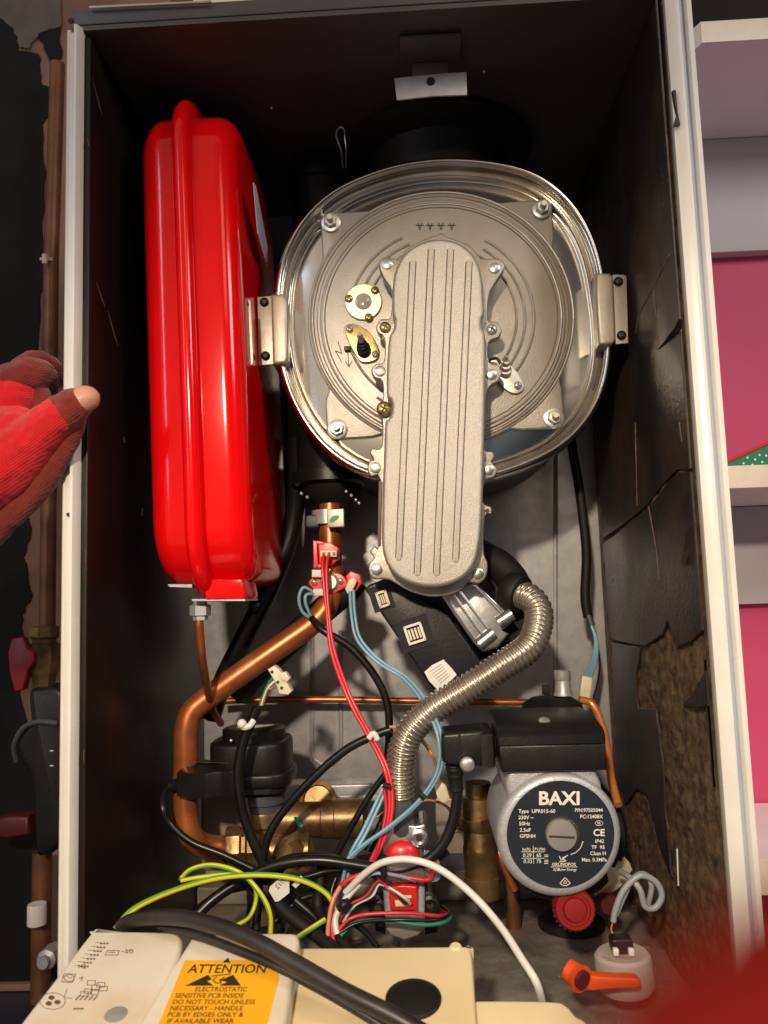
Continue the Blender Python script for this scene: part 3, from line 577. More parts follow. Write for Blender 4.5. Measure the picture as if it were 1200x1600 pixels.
mb = MB(); mb.lathe(P(761, 798, Yg), (0, -1, 0), [(.0018, -.001), (.0018, .0005), (0, .0005)], 14); mb.build('pin_hole', 'ink', t)
mb = MB(); mb.prism(PL([(592, 752), (597, 752), (594, 852), (590, 852)], Yg - .003), (0, .006, 0)); mb.build('gasket_edge', 'rmaroon', t)
# ================================================================== FAN + CONTROL MODULE
t = thing('fan_unit', P(700, 980, .2), 'black fan housing with an aluminium casting below the ribbed manifold', 'fan')
c = P(735, 935, .19); mb = MB(); mb.lathe(P(720, 935, .155), (0, 1, 0), [(0, 0), (.052, 0), (.058, .004), (.058, .045), (.05, .05), (0, .05)], 44); mb.build('housing', 'dark', t)
mb = MB(); mb.prism(PL(cr([(735, 860), (770, 872), (795, 905), (840, 925), (850, 950), (830, 990), (790, 1010), (740, 990), (712, 940)], 5, True), .145), (0, .03, 0), .003); mb.build('scroll_cover', 'darkmatte', t)
mb = MB(); mb.prism(PL([(688, 930), (730, 912), (745, 912), (800, 962), (798, 975), (785, 985), (796, 990), (778, 1012), (755, 1019), (742, 1008)], .118), (0, .03, 0), .0022)
for a, b in (((697, 934), (748, 1006)), ((708, 930), (760, 1000)), ((718, 925), (770, 992)), ((742, 915), (788, 962))): mb.tube([P(*a, .1178), P(*b, .1178)], .0016, 8, raw=True)
mb.lathe(P(757, 1000, .117), (1, .0, .75), [(.0058, -.006), (.0058, .010), (0, .010)], 16); mb.lathe(P(786, 968, .117), (1, .0, .6), [(.0056, -.005), (.0056, .009), (0, .009)], 16)
mb.build('outlet_casting', 'alu', t)
t = thing('control_module', P(660, 1000, .14), 'black control module box hung diagonally under the manifold with white sockets', 'control module')
mb = MB(); mb.prism(PL([(570, 921), (576, 914), (603, 903), (640, 920), (700, 962), (735, 1010), (756, 1040), (750, 1058), (690, 1088), (682, 1086)], .115), (0, .03, 0), .0022); mb.build('case', 'dark', t)
def rq(cx, cy, w_, h_, ang):
    a = math.radians(ang); ux, uy = math.cos(a), math.sin(a); return [(cx + sx_ * w_ / 2 * ux - sy_ * h_ / 2 * uy, cy + sx_ * w_ / 2 * uy + sy_ * h_ / 2 * ux) for sx_, sy_ in ((-1, -1), (1, -1), (1, 1), (-1, 1))]
def socket(cx, cy, w_, h_, ang, m, Y):
    b = MB()
    for q in ((0, -h_ / 2 + 2, w_, 4), (0, h_ / 2 - 2, w_, 4), (-w_ / 2 + 2, 0, 4, h_), (w_ / 2 - 2, 0, 4, h_)):
        a = math.radians(ang); dx = q[0] * math.cos(a) - q[1] * math.sin(a); dy = q[0] * math.sin(a) + q[1] * math.cos(a); b.prism(PL(rq(cx + dx, cy + dy, q[2], q[3], ang), Y), (0, .005, 0), .0003)
    so = b.build('socket', m, t); b = MB()
    for i in range(4):
        a = math.radians(ang); u_ = -w_ * .27 + i * w_ * .18; b.prism(PL(rq(cx + u_ * math.cos(a), cy + u_ * math.sin(a), w_ * .11, h_ * .55, ang), Y + .002), (0, .002, 0))
    b.build('contact', 'nylon', so); return so
mb = MB(); mb.prism(PL(rq(596, 934, 34, 40, -18), .1140), (0, .0012, 0)); mb.prism(PL(rq(648, 990, 52, 50, -18), .1140), (0, .0012, 0)); mb.build('recess', 'darkmatte', t)
socket(598, 936, 18, 26, -18, 'nylon', .1105); socket(648, 990, 29, 31, -18, 'white', .1105)
mb = MB(); mb.prism(PL(cr([(663, 1050), (690, 1032), (695, 1033), (712, 1052), (710, 1058), (688, 1078), (682, 1076)], 2, True), .1146), (0, .0006, 0)); ml = mb.build('label', 'white', t)
mb = MB()
for i in range(6):
    stroke(mb, [(671 + i * 3.3, 1050 + i * 3.6), (690 + i * 2.4, 1038 + i * 3.6)], .8, onY(.1146))
mb.build('fine_print', 'inkb', ml)
# hose + black elbow
t = thing('gas_hose', P(626, 1255, .1), 'corrugated stainless steel hose curving from the fan to the gas valve', 'hose')
hp = [(806, 927, .125), (830, 936, .115), (842, 962, .105), (829, 1008, .09), (782, 1042, .08), (726, 1078, .08), (672, 1112, .085), (637, 1150, .09), (626, 1195, .095), (626, 1250, .10)]
path = cr([tuple(P(*q)) for q in hp], 60); L = 0; R0 = .0112; pit = .0043
mb = MB(); mb.tube(path, R0, 28, raw=True, rf=lambda l, u: R0 + .0011 * math.sin(2 * math.pi * l / pit)); mb.build('corrugated_tube', 'hose', t, None, 180)
c0 = P(806, 927, .125); d0 = (P(830, 936, .115) - c0).normalized()
mb = MB(); mb.lathe(c0, d0, [(.012, -.01), (.0165, -.008), (.018, -.003), (.018, .003), (.0165, .006), (.0125, .006)], 30); mb.build('black_collar', 'darkmatte', t)
mb = MB(); mb.lathe(P(626, 1248, .10), (0, 0, -1), [(.0125, 0), (.0135, .003), (.0145, .005), (.0145, .024), (.013, .027), (0, .027)], 8); mb.build('end_fitting', 'slate', t)
mb = MB(); mb.tube([P(745, 870, .16), P(775, 880, .15), P(800, 905, .14), P(808, 925, .13)], .014, 20); tag(mb.build('rubber_elbow', 'darkmatte'), 'black rubber elbow joining the fan to the corrugated hose', 'elbow')
mb = MB(); mb.tube([P(800, 948, .13), P(803, 930, .118), P(820, 920, .112), P(845, 925, .11), P(853, 940, .112)], .0011, 8); tag(mb.build('green_seal', 'slate'), 'thin black strap looped over the hose collar', 'strap')
# ================================================================== FLOW PIPE and sensors
t = thing('flow_pipe', P(290, 1250, .13), 'thick copper flow pipe slanting down left from the black column', 'pipe')
fp = [(516, 790, .17), (516, 850, .165), (518, 905, .16), (514, 940, .155), (490, 972, .15), (440, 1008, .145), (380, 1050, .14), (325, 1090, .135), (300, 1112, .132), (291, 1140, .13), (290, 1190, .13), (290, 1260, .13), (297, 1302, .13), (318, 1321, .14), (350, 1325, .15)]
mb = MB(); mb.tube([P(*q) for q in fp], .0104, 28, 10); mb.build('tube', 'copper', t, None, 80)
c = P(352, 1325, .15); mb = MB(); mb.lathe(c, (1, .15, 0), [(.012, 0), (.0175, .001), (.0185, .003), (.0185, .013), (.0165, .015), (.0165, .018), (.0185, .02), (.0185, .030), (.014, .034), (0, .034)], 8); mb.build('brass_nut', 'brass', t)
mb = MB(); mb.tube([P(556, 905, .165), P(540, 925, .165), P(515, 945, .17), P(470, 985, .17), P(400, 1050, .17), P(372, 1085, .175)], .0125, 20); tag(mb.build('black_tube', 'darkmatte'), 'black tube behind the slanting copper flow pipe', 'hose')  # black tube following the lower right of the copper pipe
t = thing('pipe_clamp', P(515, 810, .155), 'grey clamp band with a silver tag marked in green', 'clamp')
mb = MB(); mb.lathe(P(512, 798, .167), (0, 0, -1), [(.0125, 0), (.0150, .0), (.0150, .013), (.0125, .013)], 26); mb.build('band', 'galv', t)
mb = MB(); mb.box(P(525, 810, .148), sz(27, .148), .008, sz(29, .148), .0007); tg = mb.build('tag', 'bracket', t)
mb = MB(); poly(mb, cr([(515, 814), (519, 807), (528, 805), (530, 808), (524, 813), (519, 816)], 3, True), onY(.1435)); mb.build('green_mark', 'green', tg)
mb = MB(); mb.box(P(489, 815, .160), sz(22, .16), .010, sz(20, .16), .002); mb.build('lug', 'slate', t)
t = thing('temperature_sensor', P(510, 865, .14), 'upper red clip-on sensor with ivory plug on the copper pipe', 'sensor')
mb = MB(); mb.prism(PL([(497, 849), (515, 847), (529, 856), (529, 874), (517, 884), (499, 884)], .142), (0, .010, 0), .001)
mb.prism(PL([(489, 844), (495, 846), (497, 886), (490, 888)], .140), (0, .016, 0), .0006); mb.prism(PL([(489, 844), (506, 847), (506, 851), (490, 850)], .141), (0, .016, 0), .0005); mb.prism(PL([(489, 882), (506, 882), (506, 887), (490, 888)], .141), (0, .016, 0), .0005); mb.build('clip', 'pinkplastic', t)
mb = MB(); mb.prism(PL([(500, 860), (526, 860), (526, 870), (500, 870)], .134), (0, .010, 0), .0004); pl = mb.build('plug', 'nylon', t)
mb = MB()
for x in (506, 514, 522): poly(mb, [(x - 2, 863), (x + 2, 863), (x + 2, 868), (x - 2, 868)], onY(.134))
mb.build('contact', 'inkb', pl)
t = thing('limit_thermostat', P(520, 910, .14), 'round metal thermostat on an orange-red oval base with white terminals', 'thermostat')
mb = MB(); mb.prism(PL(cr([(482, 911), (490, 902), (510, 896), (530, 896), (541, 906), (541, 916), (528, 924), (510, 932), (492, 922)], 4, True), .146), (0, .004, 0), .001); mb.build('base_plate', 'pinkplastic', t)
mb = MB(); mb.lathe(P(515, 910, .146), (0, -1, 0), [(.0085, -.001), (.0085, .001), (.0078, .0015), (.0072, .001), (.0070, .0035), (.0064, .004), (0, .004)], 28); mb.build('metal_cap', 'zinc', t)
for x, y in ((491, 910), (532, 908)): screw(t, P(x, y, .1445), .0026, 'zinc')
mb = MB()
for a, b in (((487, 890), (513, 902)), ((489, 920), (514, 931))): mb.prism(PL([a, (b[0], a[1]), b, (a[0], b[1])], .139), (0, .008, 0), .0008)
mb.build('spade_terminal', 'white', t)
mb = MB(); mb.box(P(508, 910, .140), sz(6, .14), .003, sz(20, .14), .0004); mb.build('terminal_bridge', 'white', t)
t = thing('temperature_sensor', P(550, 908, .14), 'lower right red clip-on sensor on the copper pipe with twin blue wires', 'sensor')
mb = MB(); mb.prism(PL([(548, 892), (563, 898), (565, 912), (556, 924), (545, 918), (540, 900)], .146), (0, .014, 0), .0012); mb.build('clip', 'pinkplastic', t)
mb = MB(); mb.prism(PL([(545, 906), (553, 902), (558, 908), (550, 924), (543, 928), (539, 920)], .138), (0, .010, 0), .0008); mb.build('plug', 'nylon', t)
# ================================================================== DIVERTER VALVE (motor + brass body)
t = thing('diverter_valve', P(405, 1330, .15), 'black round valve motor on a brass valve body', 'valve')
ct = P(397, 1135, .165); zb2 = P(400, 1236, .165).z; hh = ct.z - zb2
mb = MB(); mb.lathe(ct, (0, 0, -1), [(0, 0), (sz(44, .165), 0), (sz(48, .165), .0015), (sz(48, .165), .012), (sz(46, .165), .013)], 40); mb.build('cap', 'dark', t)
mb = MB()
def octa(cx, cy, rx, ry, Yd, n=24):
    return [V((cx + rx * math.copysign(abs(math.cos(2 * math.pi * i / n)) ** .6, math.cos(2 * math.pi * i / n)), Yd + ry * math.copysign(abs(math.sin(2 * math.pi * i / n)) ** .6, math.sin(2 * math.pi * i / n)), cy)) for i in range(n)]
mb.prism(octa(ct.x - .002, ct.z - .010, sz(60, .165), .034, .165), (0, 0, -.030), .004, 3, True); mb.prism(octa(ct.x + .006, ct.z - .036, sz(52, .165), .034, .165), (0, 0, -.012), .003, 3, True); mb.prism(octa(ct.x + .006, ct.z - .046, sz(44, .165), .028, .165), (0, 0, -.008), .001); mb.build('motor_case', 'dark', t)
mb = MB(); mb.prism([P(396, 1124, .165) + V((-.014, -.006, .0096)), P(396, 1124, .165) + V((.002, -.010, .0096)), P(396, 1124, .165) + V((.018, .006, .0096)), P(396, 1124, .165) + V((-.002, .008, .0096))], (0, 0, .0004)); o_ = mb
for i in range(len(mb.v)): mb.v[i].z = ct.z + (.0003 if i < 4 else .0001)
mb.build('label', 'white', t)
cx = P(412, 1260, .165).x; z1 = P(410, 1238, .165).z; z2 = P(410, 1400, .165).z
mb = MB(); mb.lathe((cx, .165, z1), (0, 0, -1), [(.020, 0), (.020, .008), (.0175, .009), (.0175, .022), (.0165, .022)], 30); mb.build('collar', 'slate', t)
mb = MB(); mb.lathe((cx, .165, z1 - .015), (0, 0, -1), [(.019, 0), (.0195, .002), (.0195, .012), (.0175, .014), (.0170, .04), (.019, .042), (.0185, .055), (.015, .058), (.015, z1 - z2 - .015), (0, z1 - z2 - .015)], 32)
yz = P(445, 1282, .165).z; mb.lathe((cx, .165, yz), (1, .02, 0), [(.0155, 0), (.0155, .052), (.0165, .053), (.0165, .064), (.0175, .065), (.0175, .090), (.012, .092), (0, .092)], 30)
mb.lathe(P(497, 1250, .172), (0, -1, .3), [(.016, -.01), (.017, .0), (.0165, .004), (.013, .005), (.012, .002), (0, .002)], 30)
mb.lathe(P(455, 1333, .155), (.7, -1, .15), [(.017, -.02), (.017, .0), (.0195, .002), (.0195, .010), (.013, .011), (.009, .016), (0, .016)], 8); mb.lathe(P(415, 1330, .16), (1, 0, 0), [(.016, 0), (.016, .04), (0, .04)], 24)
mb.build('brass_body', 'brass', t)
mb = MB(); mb.prism(PL([(458, 1277), (463, 1276), (474, 1290), (472, 1293), (466, 1291)], .1480), (0, .0004, 0)); mb.build('paint_mark', 'green', t)
for x, y in ((375, 1147),): mb = MB(); mb.ball(P(x - 14, y + 10, .132), .0016, 10); mb.build('screw', 'zinc', t)
# plug
t = thing('mains_plug', P(320, 1210, .12), 'flat black cable plug pushed into the side of the valve motor', 'plug')
mb = MB(); mb.prism([P(x, y, Y) for x, y, Y in ((276, 1206, .11), (300, 1186, .135), (368, 1190, .14), (368, 1205, .115), (333, 1206, .105), (320, 1210, .10))], (0, 0, -.020), .0015, 2); mb.build('body', 'dark', t)
mb = MB(); mb.tube([P(330, 1220, .115), P(300, 1222, .115), P(268, 1228, .118)], .0085, 14, rf=lambda l, u: (.0088 - .004 * u) * (1 + .10 * (math.sin(l * 1600) > .2))); mb.build('strain_relief', 'dark', t, None, 30)
mb = MB(); mb.prism([P(x, y, Y) + V((0, 0, .0005)) for x, y, Y in ((300, 1188, .133), (362, 1191, .137), (362, 1194, .132), (304, 1192, .128))], (0, 0, .0006)); mb.build('ridge', 'greycable', t)
# ================================================================== cables and wires
def wire(name, pts, rpx, m, lab, cat='cable', g=None, seg=10, off=(0, 0), n=6):
    pts = [(x + off[0], y + off[1], Y) for x, y, Y in pts]; Ym = sum(q[2] for q in pts) / len(pts)
    b = MB(); b.tube([P(*q) for q in pts], sz(rpx, Ym), seg, n); return tag(b.build(name, m, None, None, 80), lab, cat, g)
def earth(pts, rpx, lab, g_):
    o = wire('earth_wire', pts, rpx, 'earthy', lab, 'wire', g_, 12); me = o.data; me.materials.append(M['earthg'])
    for p in me.polygons:
        if p.index % 12 in (0, 1, 2, 6, 7): p.material_index = 1
    return o
wire('black_cable', [(268, 1228, .118), (256, 1238, .11), (254, 1262, .10), (266, 1288, .10), (300, 1316, .10), (350, 1336, .10), (400, 1360, .10), (460, 1385, .10)], 5.5, 'cable', 'black mains cable looping down from the flat plug')
wire('black_cable', [(402, 1106, .10), (392, 1130, .10), (380, 1160, .10), (372, 1210, .10), (380, 1270, .10), (398, 1320, .10), (420, 1362, .10), (455, 1400, .09), (500, 1440, .08), (545, 1485, .06)], 8, 'cable', 'thick black cable passing in front of the valve motor with white tie')
wire('black_cable', [(487, 966, .14), (505, 985, .13), (548, 1012, .13), (585, 1055, .13), (605, 1100, .13), (608, 1150, .13), (604, 1210, .13), (606, 1260, .13), (575, 1330, .12)], 6, 'cable', 'black sheathed cable arching down from the thermostat wires')
wire('black_cable', [(610, 1140, .10), (585, 1149, .10), (540, 1172, .10), (490, 1215, .10), (445, 1265, .10), (420, 1305, .10), (412, 1340, .10), (405, 1385, .10), (400, 1455, .08)], 6.5, 'cable', 'black cable with a white collar arching left of the hose')
wire('black_cable', [(606, 1205, .11), (580, 1240, .11), (550, 1290, .11), (520, 1345, .11), (480, 1400, .10)], 5, 'cable', 'straight thin black cable crossing the brass valve body')
wire('black_cable', [(713, 1200, .07), (714, 1250, .07), (700, 1305, .07), (670, 1342, .07), (620, 1360, .07), (560, 1352, .07), (500, 1344, .07), (440, 1350, .07), (385, 1372, .07), (330, 1408, .06), (285, 1455, .05)], 8.5, 'cable', 'thick black cable sweeping from the pump plug to the left')
wire('black_cable', [(560, 1352, .075), (500, 1338, .08), (440, 1345, .08), (395, 1380, .08), (345, 1395, .08), (300, 1430, .06), (272, 1460, .04)], 6, 'cable', 'second black cable lying against the sweeping pump cable')
wire('black_cable', [(440, 1350, .09), (430, 1370, .08), (435, 1410, .07), (465, 1440, .06), (500, 1465, .05), (540, 1500, .03)], 10, 'darkmatte', 'fat black sleeve below the paper tag')
wire('black_cable', [(505, 1350, .09), (500, 1380, .085), (498, 1420, .08), (520, 1455, .06), (550, 1490, .04)], 9, 'darkmatte', 'fat black sleeve behind the bundle of coloured wires')
wire('grey_cable', [(190, 1447, -.02), (215, 1436, -.03), (262, 1433, -.04), (320, 1441, -.055), (390, 1466, -.07), (460, 1504, -.085), (540, 1550, -.10), (620, 1590, -.11), (720, 1650, -.12)], 12, 'greycable', 'thick dark grey cable draped over the cream boxes', seg=16)
wire('grey_cable', [(250, 1448, -.03), (310, 1462, -.046), (370, 1484, -.058), (430, 1509, -.070), (500, 1545, -.082), (570, 1586, -.095), (640, 1630, -.105)], 7, 'greycable', 'thinner dark cable lying under the thick grey one')
wire('black_tube', [(462, 690, .24), (464, 760, .22), (452, 840, .20), (420, 920, .19), (385, 990, .19), (350, 1060, .19), (330, 1120, .2)], 15, 'cable', 'glossy black hose curving down behind the red vessel', 'hose', seg=18)
wire('black_tube', [(441, 620, .26), (443, 760, .26), (436, 860, .25), (400, 960, .24), (372, 1020, .24)], 8, 'cable', 'thinner black hose between the red vessel and the black column', 'hose', seg=14)
mb = MB(); mb.ball(P(400, 948, .18), .0075, 14); tag(mb.build('hose_clip', 'dark'), 'small black clip on the hose behind the vessel', 'clip')
wire('black_cable', [(600, 1215, .12), (612, 1265, .12), (600, 1320, .11), (560, 1368, .10), (520, 1392, .09), (470, 1405, .09), (430, 1440, .08)], 5, 'cable', 'thin black cable dropping past the red wires into the dark tangle')
wire('black_cable', [(560, 1342, .09), (590, 1338, .085), (625, 1348, .08), (665, 1352, .08), (700, 1330, .08)], 5, 'cable', 'black cable hugging the underside of the gas valve dome')
wire('black_cable', [(392, 1370, .09), (420, 1378, .085), (470, 1372, .08), (520, 1360, .08), (575, 1364, .07), (596, 1376, .065)], 5, 'cable', 'black cable running level under the sweeping pump cable')
wire('black_cable', [(352, 1340, .12), (380, 1372, .11), (420, 1412, .10), (440, 1455, .08)], 6, 'darkmatte', 'black cable slipping behind the curling earth wires')
wire('black_cable', [(525, 1372, .085), (518, 1400, .08), (535, 1430, .07), (570, 1455, .06), (590, 1480, .05)], 4.5, 'cable', 'black cable behind the knot of coloured wires')
wire('brown_wire', [(640, 1262, .12), (668, 1250, .12), (700, 1262, .12), (708, 1290, .12)], 2, 'wbrown', 'brown wire behind the loop of the pump cable', 'wire')
g = 'red sensor wires'
rw = [(506, 868, .132), (504, 890, .125), (511, 960, .12), (518, 1020, .115), (543, 1090, .11), (572, 1145, .10), (598, 1195, .09), (608, 1240, .085), (604, 1290, .08), (578, 1348, .075)]
wire('red_wire', rw, 3, 'wred', 'red wire running down from the upper sensor plug', 'wire', g)
wire('red_wire', [(514, 868, .132), (510, 890, .127), (514, 960, .12)] + [(x + 5, y - 1, Y) for x, y, Y in rw[3:]], 3, 'wred', 'red wire from the right contact of the upper sensor plug', 'wire', g)
wire('red_wire', [(600, 1230, .083), (603, 1270, .08), (592, 1320, .075), (582, 1350, .075)], 2.6, 'wred', 'short red wire end above the gas valve', 'wire', g)
g = 'pale blue sensor wires'
bw_ = [(547, 924, .138), (549, 960, .13), (558, 1000, .125), (590, 1035, .12), (632, 1062, .115), (665, 1105, .085), (685, 1155, .07), (683, 1205, .07), (655, 1250, .07), (610, 1290, .07), (565, 1322, .07), (535, 1350, .07)]
wire('blue_wire', bw_, 2.6, 'wblue', 'blue wire from the lower sensor passing in front of the hose', 'wire', g)
wire('blue_wire', [(x + 5.5, y - 2, Y + .001) for x, y, Y in bw_], 2.6, 'wblue', 'blue wire just right of its twin crossing the hose', 'wire', g)
wire('blue_wire', [(488, 924, .14), (474, 918, .135), (467, 935, .135), (472, 955, .137), (486, 967, .14)], 2.6, 'wblue', 'blue wire looped left of the thermostat', 'wire', g)
wire('blue_wire', [(490, 928, .14), (478, 930, .135), (478, 945, .135), (488, 967, .14)], 2.6, 'wblue', 'inner blue wire loop left of the thermostat', 'wire', g)
for i, o_ in enumerate((0, 7)): wire('blue_wire', [(598, 1232, .09), (584, 1262, .085), (566, 1300, .08), (545, 1340, .075), (530, 1400, .075), (522, 1440, .07)], 2.8, 'wblue', ('left', 'right')[i] + ' blue wire behind the red wires above the tangle', 'wire', g, off=(o_, 0))
g = 'green and yellow earth wires'
earth([(180, 1452, -.01), (210, 1420, 0), (270, 1392, .02), (340, 1372, .04), (410, 1367, .05), (470, 1375, .055), (512, 1398, .06), (528, 1432, .06)], 4.2, 'long green and yellow earth wire arching from the left cream box', g)
earth([(282, 1374, .05), (300, 1358, .06), (335, 1352, .06), (378, 1366, .055), (408, 1398, .05), (422, 1430, .04), (422, 1462, .02)], 3.8, 'green and yellow earth wire curling down behind the sticker box', g)
earth([(282, 1376, .05), (315, 1370, .055), (360, 1366, .055), (392, 1376, .06), (400, 1402, .065), (390, 1432, .06), (368, 1446, .05)], 3.4, 'yellowish earth wire hooked into the dirt behind the boxes', g)
earth([(455, 1472, .02), (480, 1455, .04), (508, 1437, .05)], 4, 'short earth wire stub right of the sticker box', g)
wire('white_cable', [(540, 1395, .06), (570, 1365, .055), (600, 1347, .05), (640, 1343, .045), (685, 1357, .04), (735, 1395, .025), (780, 1445, .01), (815, 1498, -.01), (840, 1540, -.02), (850, 1590, .0), (852, 1640, .02)], 5.5, 'wwhite', 'white cable arching from the wire tangle down to the right')
wire('white_cable', [(527, 1460, .05), (524, 1435, .055), (540, 1405, .06), (562, 1380, .06)], 5, 'wwhite', 'short white cable inside the tied bundle')
g = 'coloured wires in the harness'
wire('red_wire', [(522, 1480, .045), (518, 1440, .055), (524, 1400, .06), (542, 1376, .06), (580, 1364, .06), (630, 1370, .06), (668, 1375, .06), (676, 1362, .07), (679, 1345, .075)], 3.6, 'wred', 'thick red wire hooking over the tangle to the gas valve', 'wire', g)
wire('salmon_wire', [(512, 1480, .045), (513, 1445, .05), (520, 1408, .055), (532, 1385, .06)], 3.4, 'wsalmon', 'salmon wire running down to the large cream box', 'wire', g)
wire('red_wire', [(530, 1452, .05), (548, 1435, .055), (580, 1428, .055), (640, 1427, .055), (684, 1431, .06), (700, 1428, .08), (692, 1420, .10)], 2.8, 'wred', 'red wire lying across the front of the gas valve', 'wire', g)
wire('green_wire', [(532, 1462, .05), (555, 1442, .055), (600, 1438, .052), (660, 1445, .052), (694, 1441, .058), (704, 1430, .08), (694, 1420, .10)], 3, 'wgreen', 'green wire lying across the front of the gas valve', 'wire', g)
wire('black_wire', [(530, 1458, .05), (560, 1442, .053), (620, 1437, .05), (670, 1438, .052), (694, 1434, .06), (702, 1426, .08), (690, 1416, .10)], 2.6, 'cable', 'thin black wire lying across the front of the gas valve', 'wire', g)
wire('blue_wire', [(556, 1380, .06), (585, 1365, .058), (620, 1368, .058), (650, 1376, .06)], 2.6, 'wblue', 'lilac blue wire beside the hooked red wire', 'wire', g)
for i, (mm_, nm_) in enumerate((('wred', 'red'), ('cable', 'black'), ('wgreen', 'green'), ('wwhite', 'white'))):
    wire(nm_ + '_wire', [(530 + i * 2, 1440, .06), (545 + i * 3, 1415, .06), (572 + i * 3, 1400, .06), (592, 1376 + i * 2, .06), (606 + i, 1388, .055), (622 + i * 3, 1402, .055), (632 + i * 3, 1412, .062)], 2.2, mm_, 'thin ' + nm_ + ' wire feeding the red square gas valve plug', 'wire', g)
for i, (mm_, nm_) in enumerate((('wgreen', 'green'), ('wwhite', 'white'), ('wbrown', 'brown'))):
    wire(nm_ + '_wire', [(406 + i * 2, 1102, .10), (414 + i * 2, 1080 - i, .10), (424, 1062 + i * 7, .10), (436, 1052 + i * 7, .10)], 2.2, mm_, 'short ' + nm_ + ' wire entering the loose white connector', 'wire', 'wires of the loose white connector')
for i in range(2): wire('orange_wire', [(608, 1136, .10), (628, 1137 + i * 3, .10), (655, 1150 + i * 4, .12), (675, 1180, .12), (684, 1205, .10), (688 + i * 4, 1232, .09)], 2.2, ('worange', 'wbrown')[i], ('orange', 'brown')[i] + ' wire passing behind the hose to the ivory plug', 'wire')
wire('copper_wire', [(605, 1262, .12), (590, 1276, .12), (570, 1284, .12)], 1.5, 'copperb', 'thin copper wire behind the red wires', 'wire')
def tie(pts, rpx, lab, Y, m='dark'):
    b = MB(); b.tube([P(x, y, Y) for x, y in pts], sz(rpx, Y), 10); return tag(b.build('cable_tie', m), lab, 'cable tie')
tie([(594, 1354), (600, 1366), (598, 1376)], 4.5, 'black tie around the wires above the gas valve', .05); tie([(656, 1240), (664, 1248)], 4.5, 'black tie on the pale blue wires', .062); tie([(598, 1226), (610, 1229)], 4, 'black tie on the red wires', .078)
mb = MB(); mb.ball(P(537, 1414, .048), .0042, 14); mb.tube([P(528, 1420, .05), P(545, 1408, .05)], .003, 8); tag(mb.build('cable_tie', 'dark'), 'round black tie knot on the coloured bundle', 'cable tie')
tie([(576, 1154), (584, 1146), (590, 1156)], 4.5, 'translucent white collar on the black cable left of the hose', .093, 'white')
b = MB(); b.tube([P(376, 1128, .092), P(380, 1136, .089), (P(390, 1134, .089)), P(396, 1126, .092)], .0026, 10); b.ball(P(378, 1131, .088), .0040, 12); tag(b.build('cable_tie', 'white'), 'white tie clipped round the cable on the valve motor', 'cable tie')
# connectors
t = thing('wire_connector', P(437, 1063, .1), 'loose ivory block connector beside the slanting copper pipe', 'connector')
mb = MB(); mb.prism(PL([(418, 1046), (428, 1040), (436, 1046), (456, 1080), (450, 1086), (436, 1084), (430, 1066)], .092), (0, .010, 0), .0008); mb.prism(PL([(436, 1052), (446, 1050), (453, 1060), (448, 1066), (440, 1062)], .090), (0, .008, 0), .0006); mb.build('block', 'nylon', t)
mb = MB()
for x, y in ((425, 1050), (434, 1066), (440, 1075)): poly(mb, circ(x, y, 2.6, 10), onY(.0918))
mb.build('pin_hole', 'ink', t)
t = thing('wire_connector', P(690, 1238, .09), 'small ivory plug hanging on orange wires right of the hose', 'connector')
mb = MB(); mb.prism(PL([(678, 1226), (690, 1222), (697, 1228), (703, 1248), (694, 1256), (684, 1250)], .085), (0, .009, 0), .0008)
for i in range(3): mb.prism(PL([(683 + i * 5, 1232), (685 + i * 5, 1231), (689 + i * 5, 1248), (687 + i * 5, 1249)], .0842), (0, .002, 0))
mb.build('block', 'nylon', t)
t = thing('paper_tag', P(440, 1390, .06), 'white paper tag printed 7/12 on the black cables', 'tag')
mb = MB(); mb.prism(PL([(420, 1392), (422, 1385), (445, 1366), (452, 1372), (452, 1395), (436, 1408), (430, 1409)], .060), (0, .0004, 0)); tg = mb.build('sheet', 'white', t)
text([('7/12', 0, 0, 11)], lambda u, v, w_: P(448 - u * .72 - v * .7 * -1, 1376 + u * .72 * 1 + v * .7 - 0, .0597), 'lettering', 'ink', tg)
mb = MB(); mb.prism(PL([(456, 1383), (470, 1368), (476, 1374), (462, 1388)], .062), (0, .0004, 0)); mb.build('tag_end', 'white', t)
# right sleeve and connector
wire('black_cable', [(888, 600, .27), (893, 690, .25), (906, 770, .24), (916, 860, .24), (914, 930, .24), (919, 965, .24)], 7.5, 'darkmatte', 'flat black sleeved cable hanging at the right of the back panel')
mb = MB(); mb.tube([P(919, 962, .238), P(925, 978, .235)], sz(5, .24), 12); tag(mb.build('cable_sleeve', 'slate'), 'short crimped sleeve at the end of the right hanging cable', 'sleeve')
for i in range(3): wire('blue_wire', [(923, 975, .235), (930 + i, 1000, .23), (926 + i * 3, 1030, .22), (912 + i * 5, 1062, .20)], 2.3, 'wblue', ('left', 'middle', 'right')[i] + ' blue wire entering the tall ivory connector above the pump', 'wire', 'blue wires above the pump')
wire('black_wire', [(930, 985, .24), (937, 1030, .25), (935, 1060, .26), (927, 1090, .24)], 1.2, 'cable', 'hair-thin dark wire beside the blue wires above the pump', 'wire')
mb = MB(); mb.prism(PL([(910, 1056), (926, 1059), (922, 1096), (905, 1092)], .19), (0, .008, 0), .001); mb.prism(PL([(911, 1076), (923, 1078), (923, 1080), (911, 1078)], .1895), (0, .003, 0)); tag(mb.build('wire_connector', 'nylon'), 'tall ivory connector on blue wires above the pump', 'connector')
wire('copper_pipe', [(905, 1093, .17), (925, 1100, .17), (940, 1130, .16), (950, 1175, .14), (955, 1215, .12), (966, 1258, .10)], 6, 'copperb', 'bright orange copper capillary curving down right of the pump', 'pipe', seg=14)
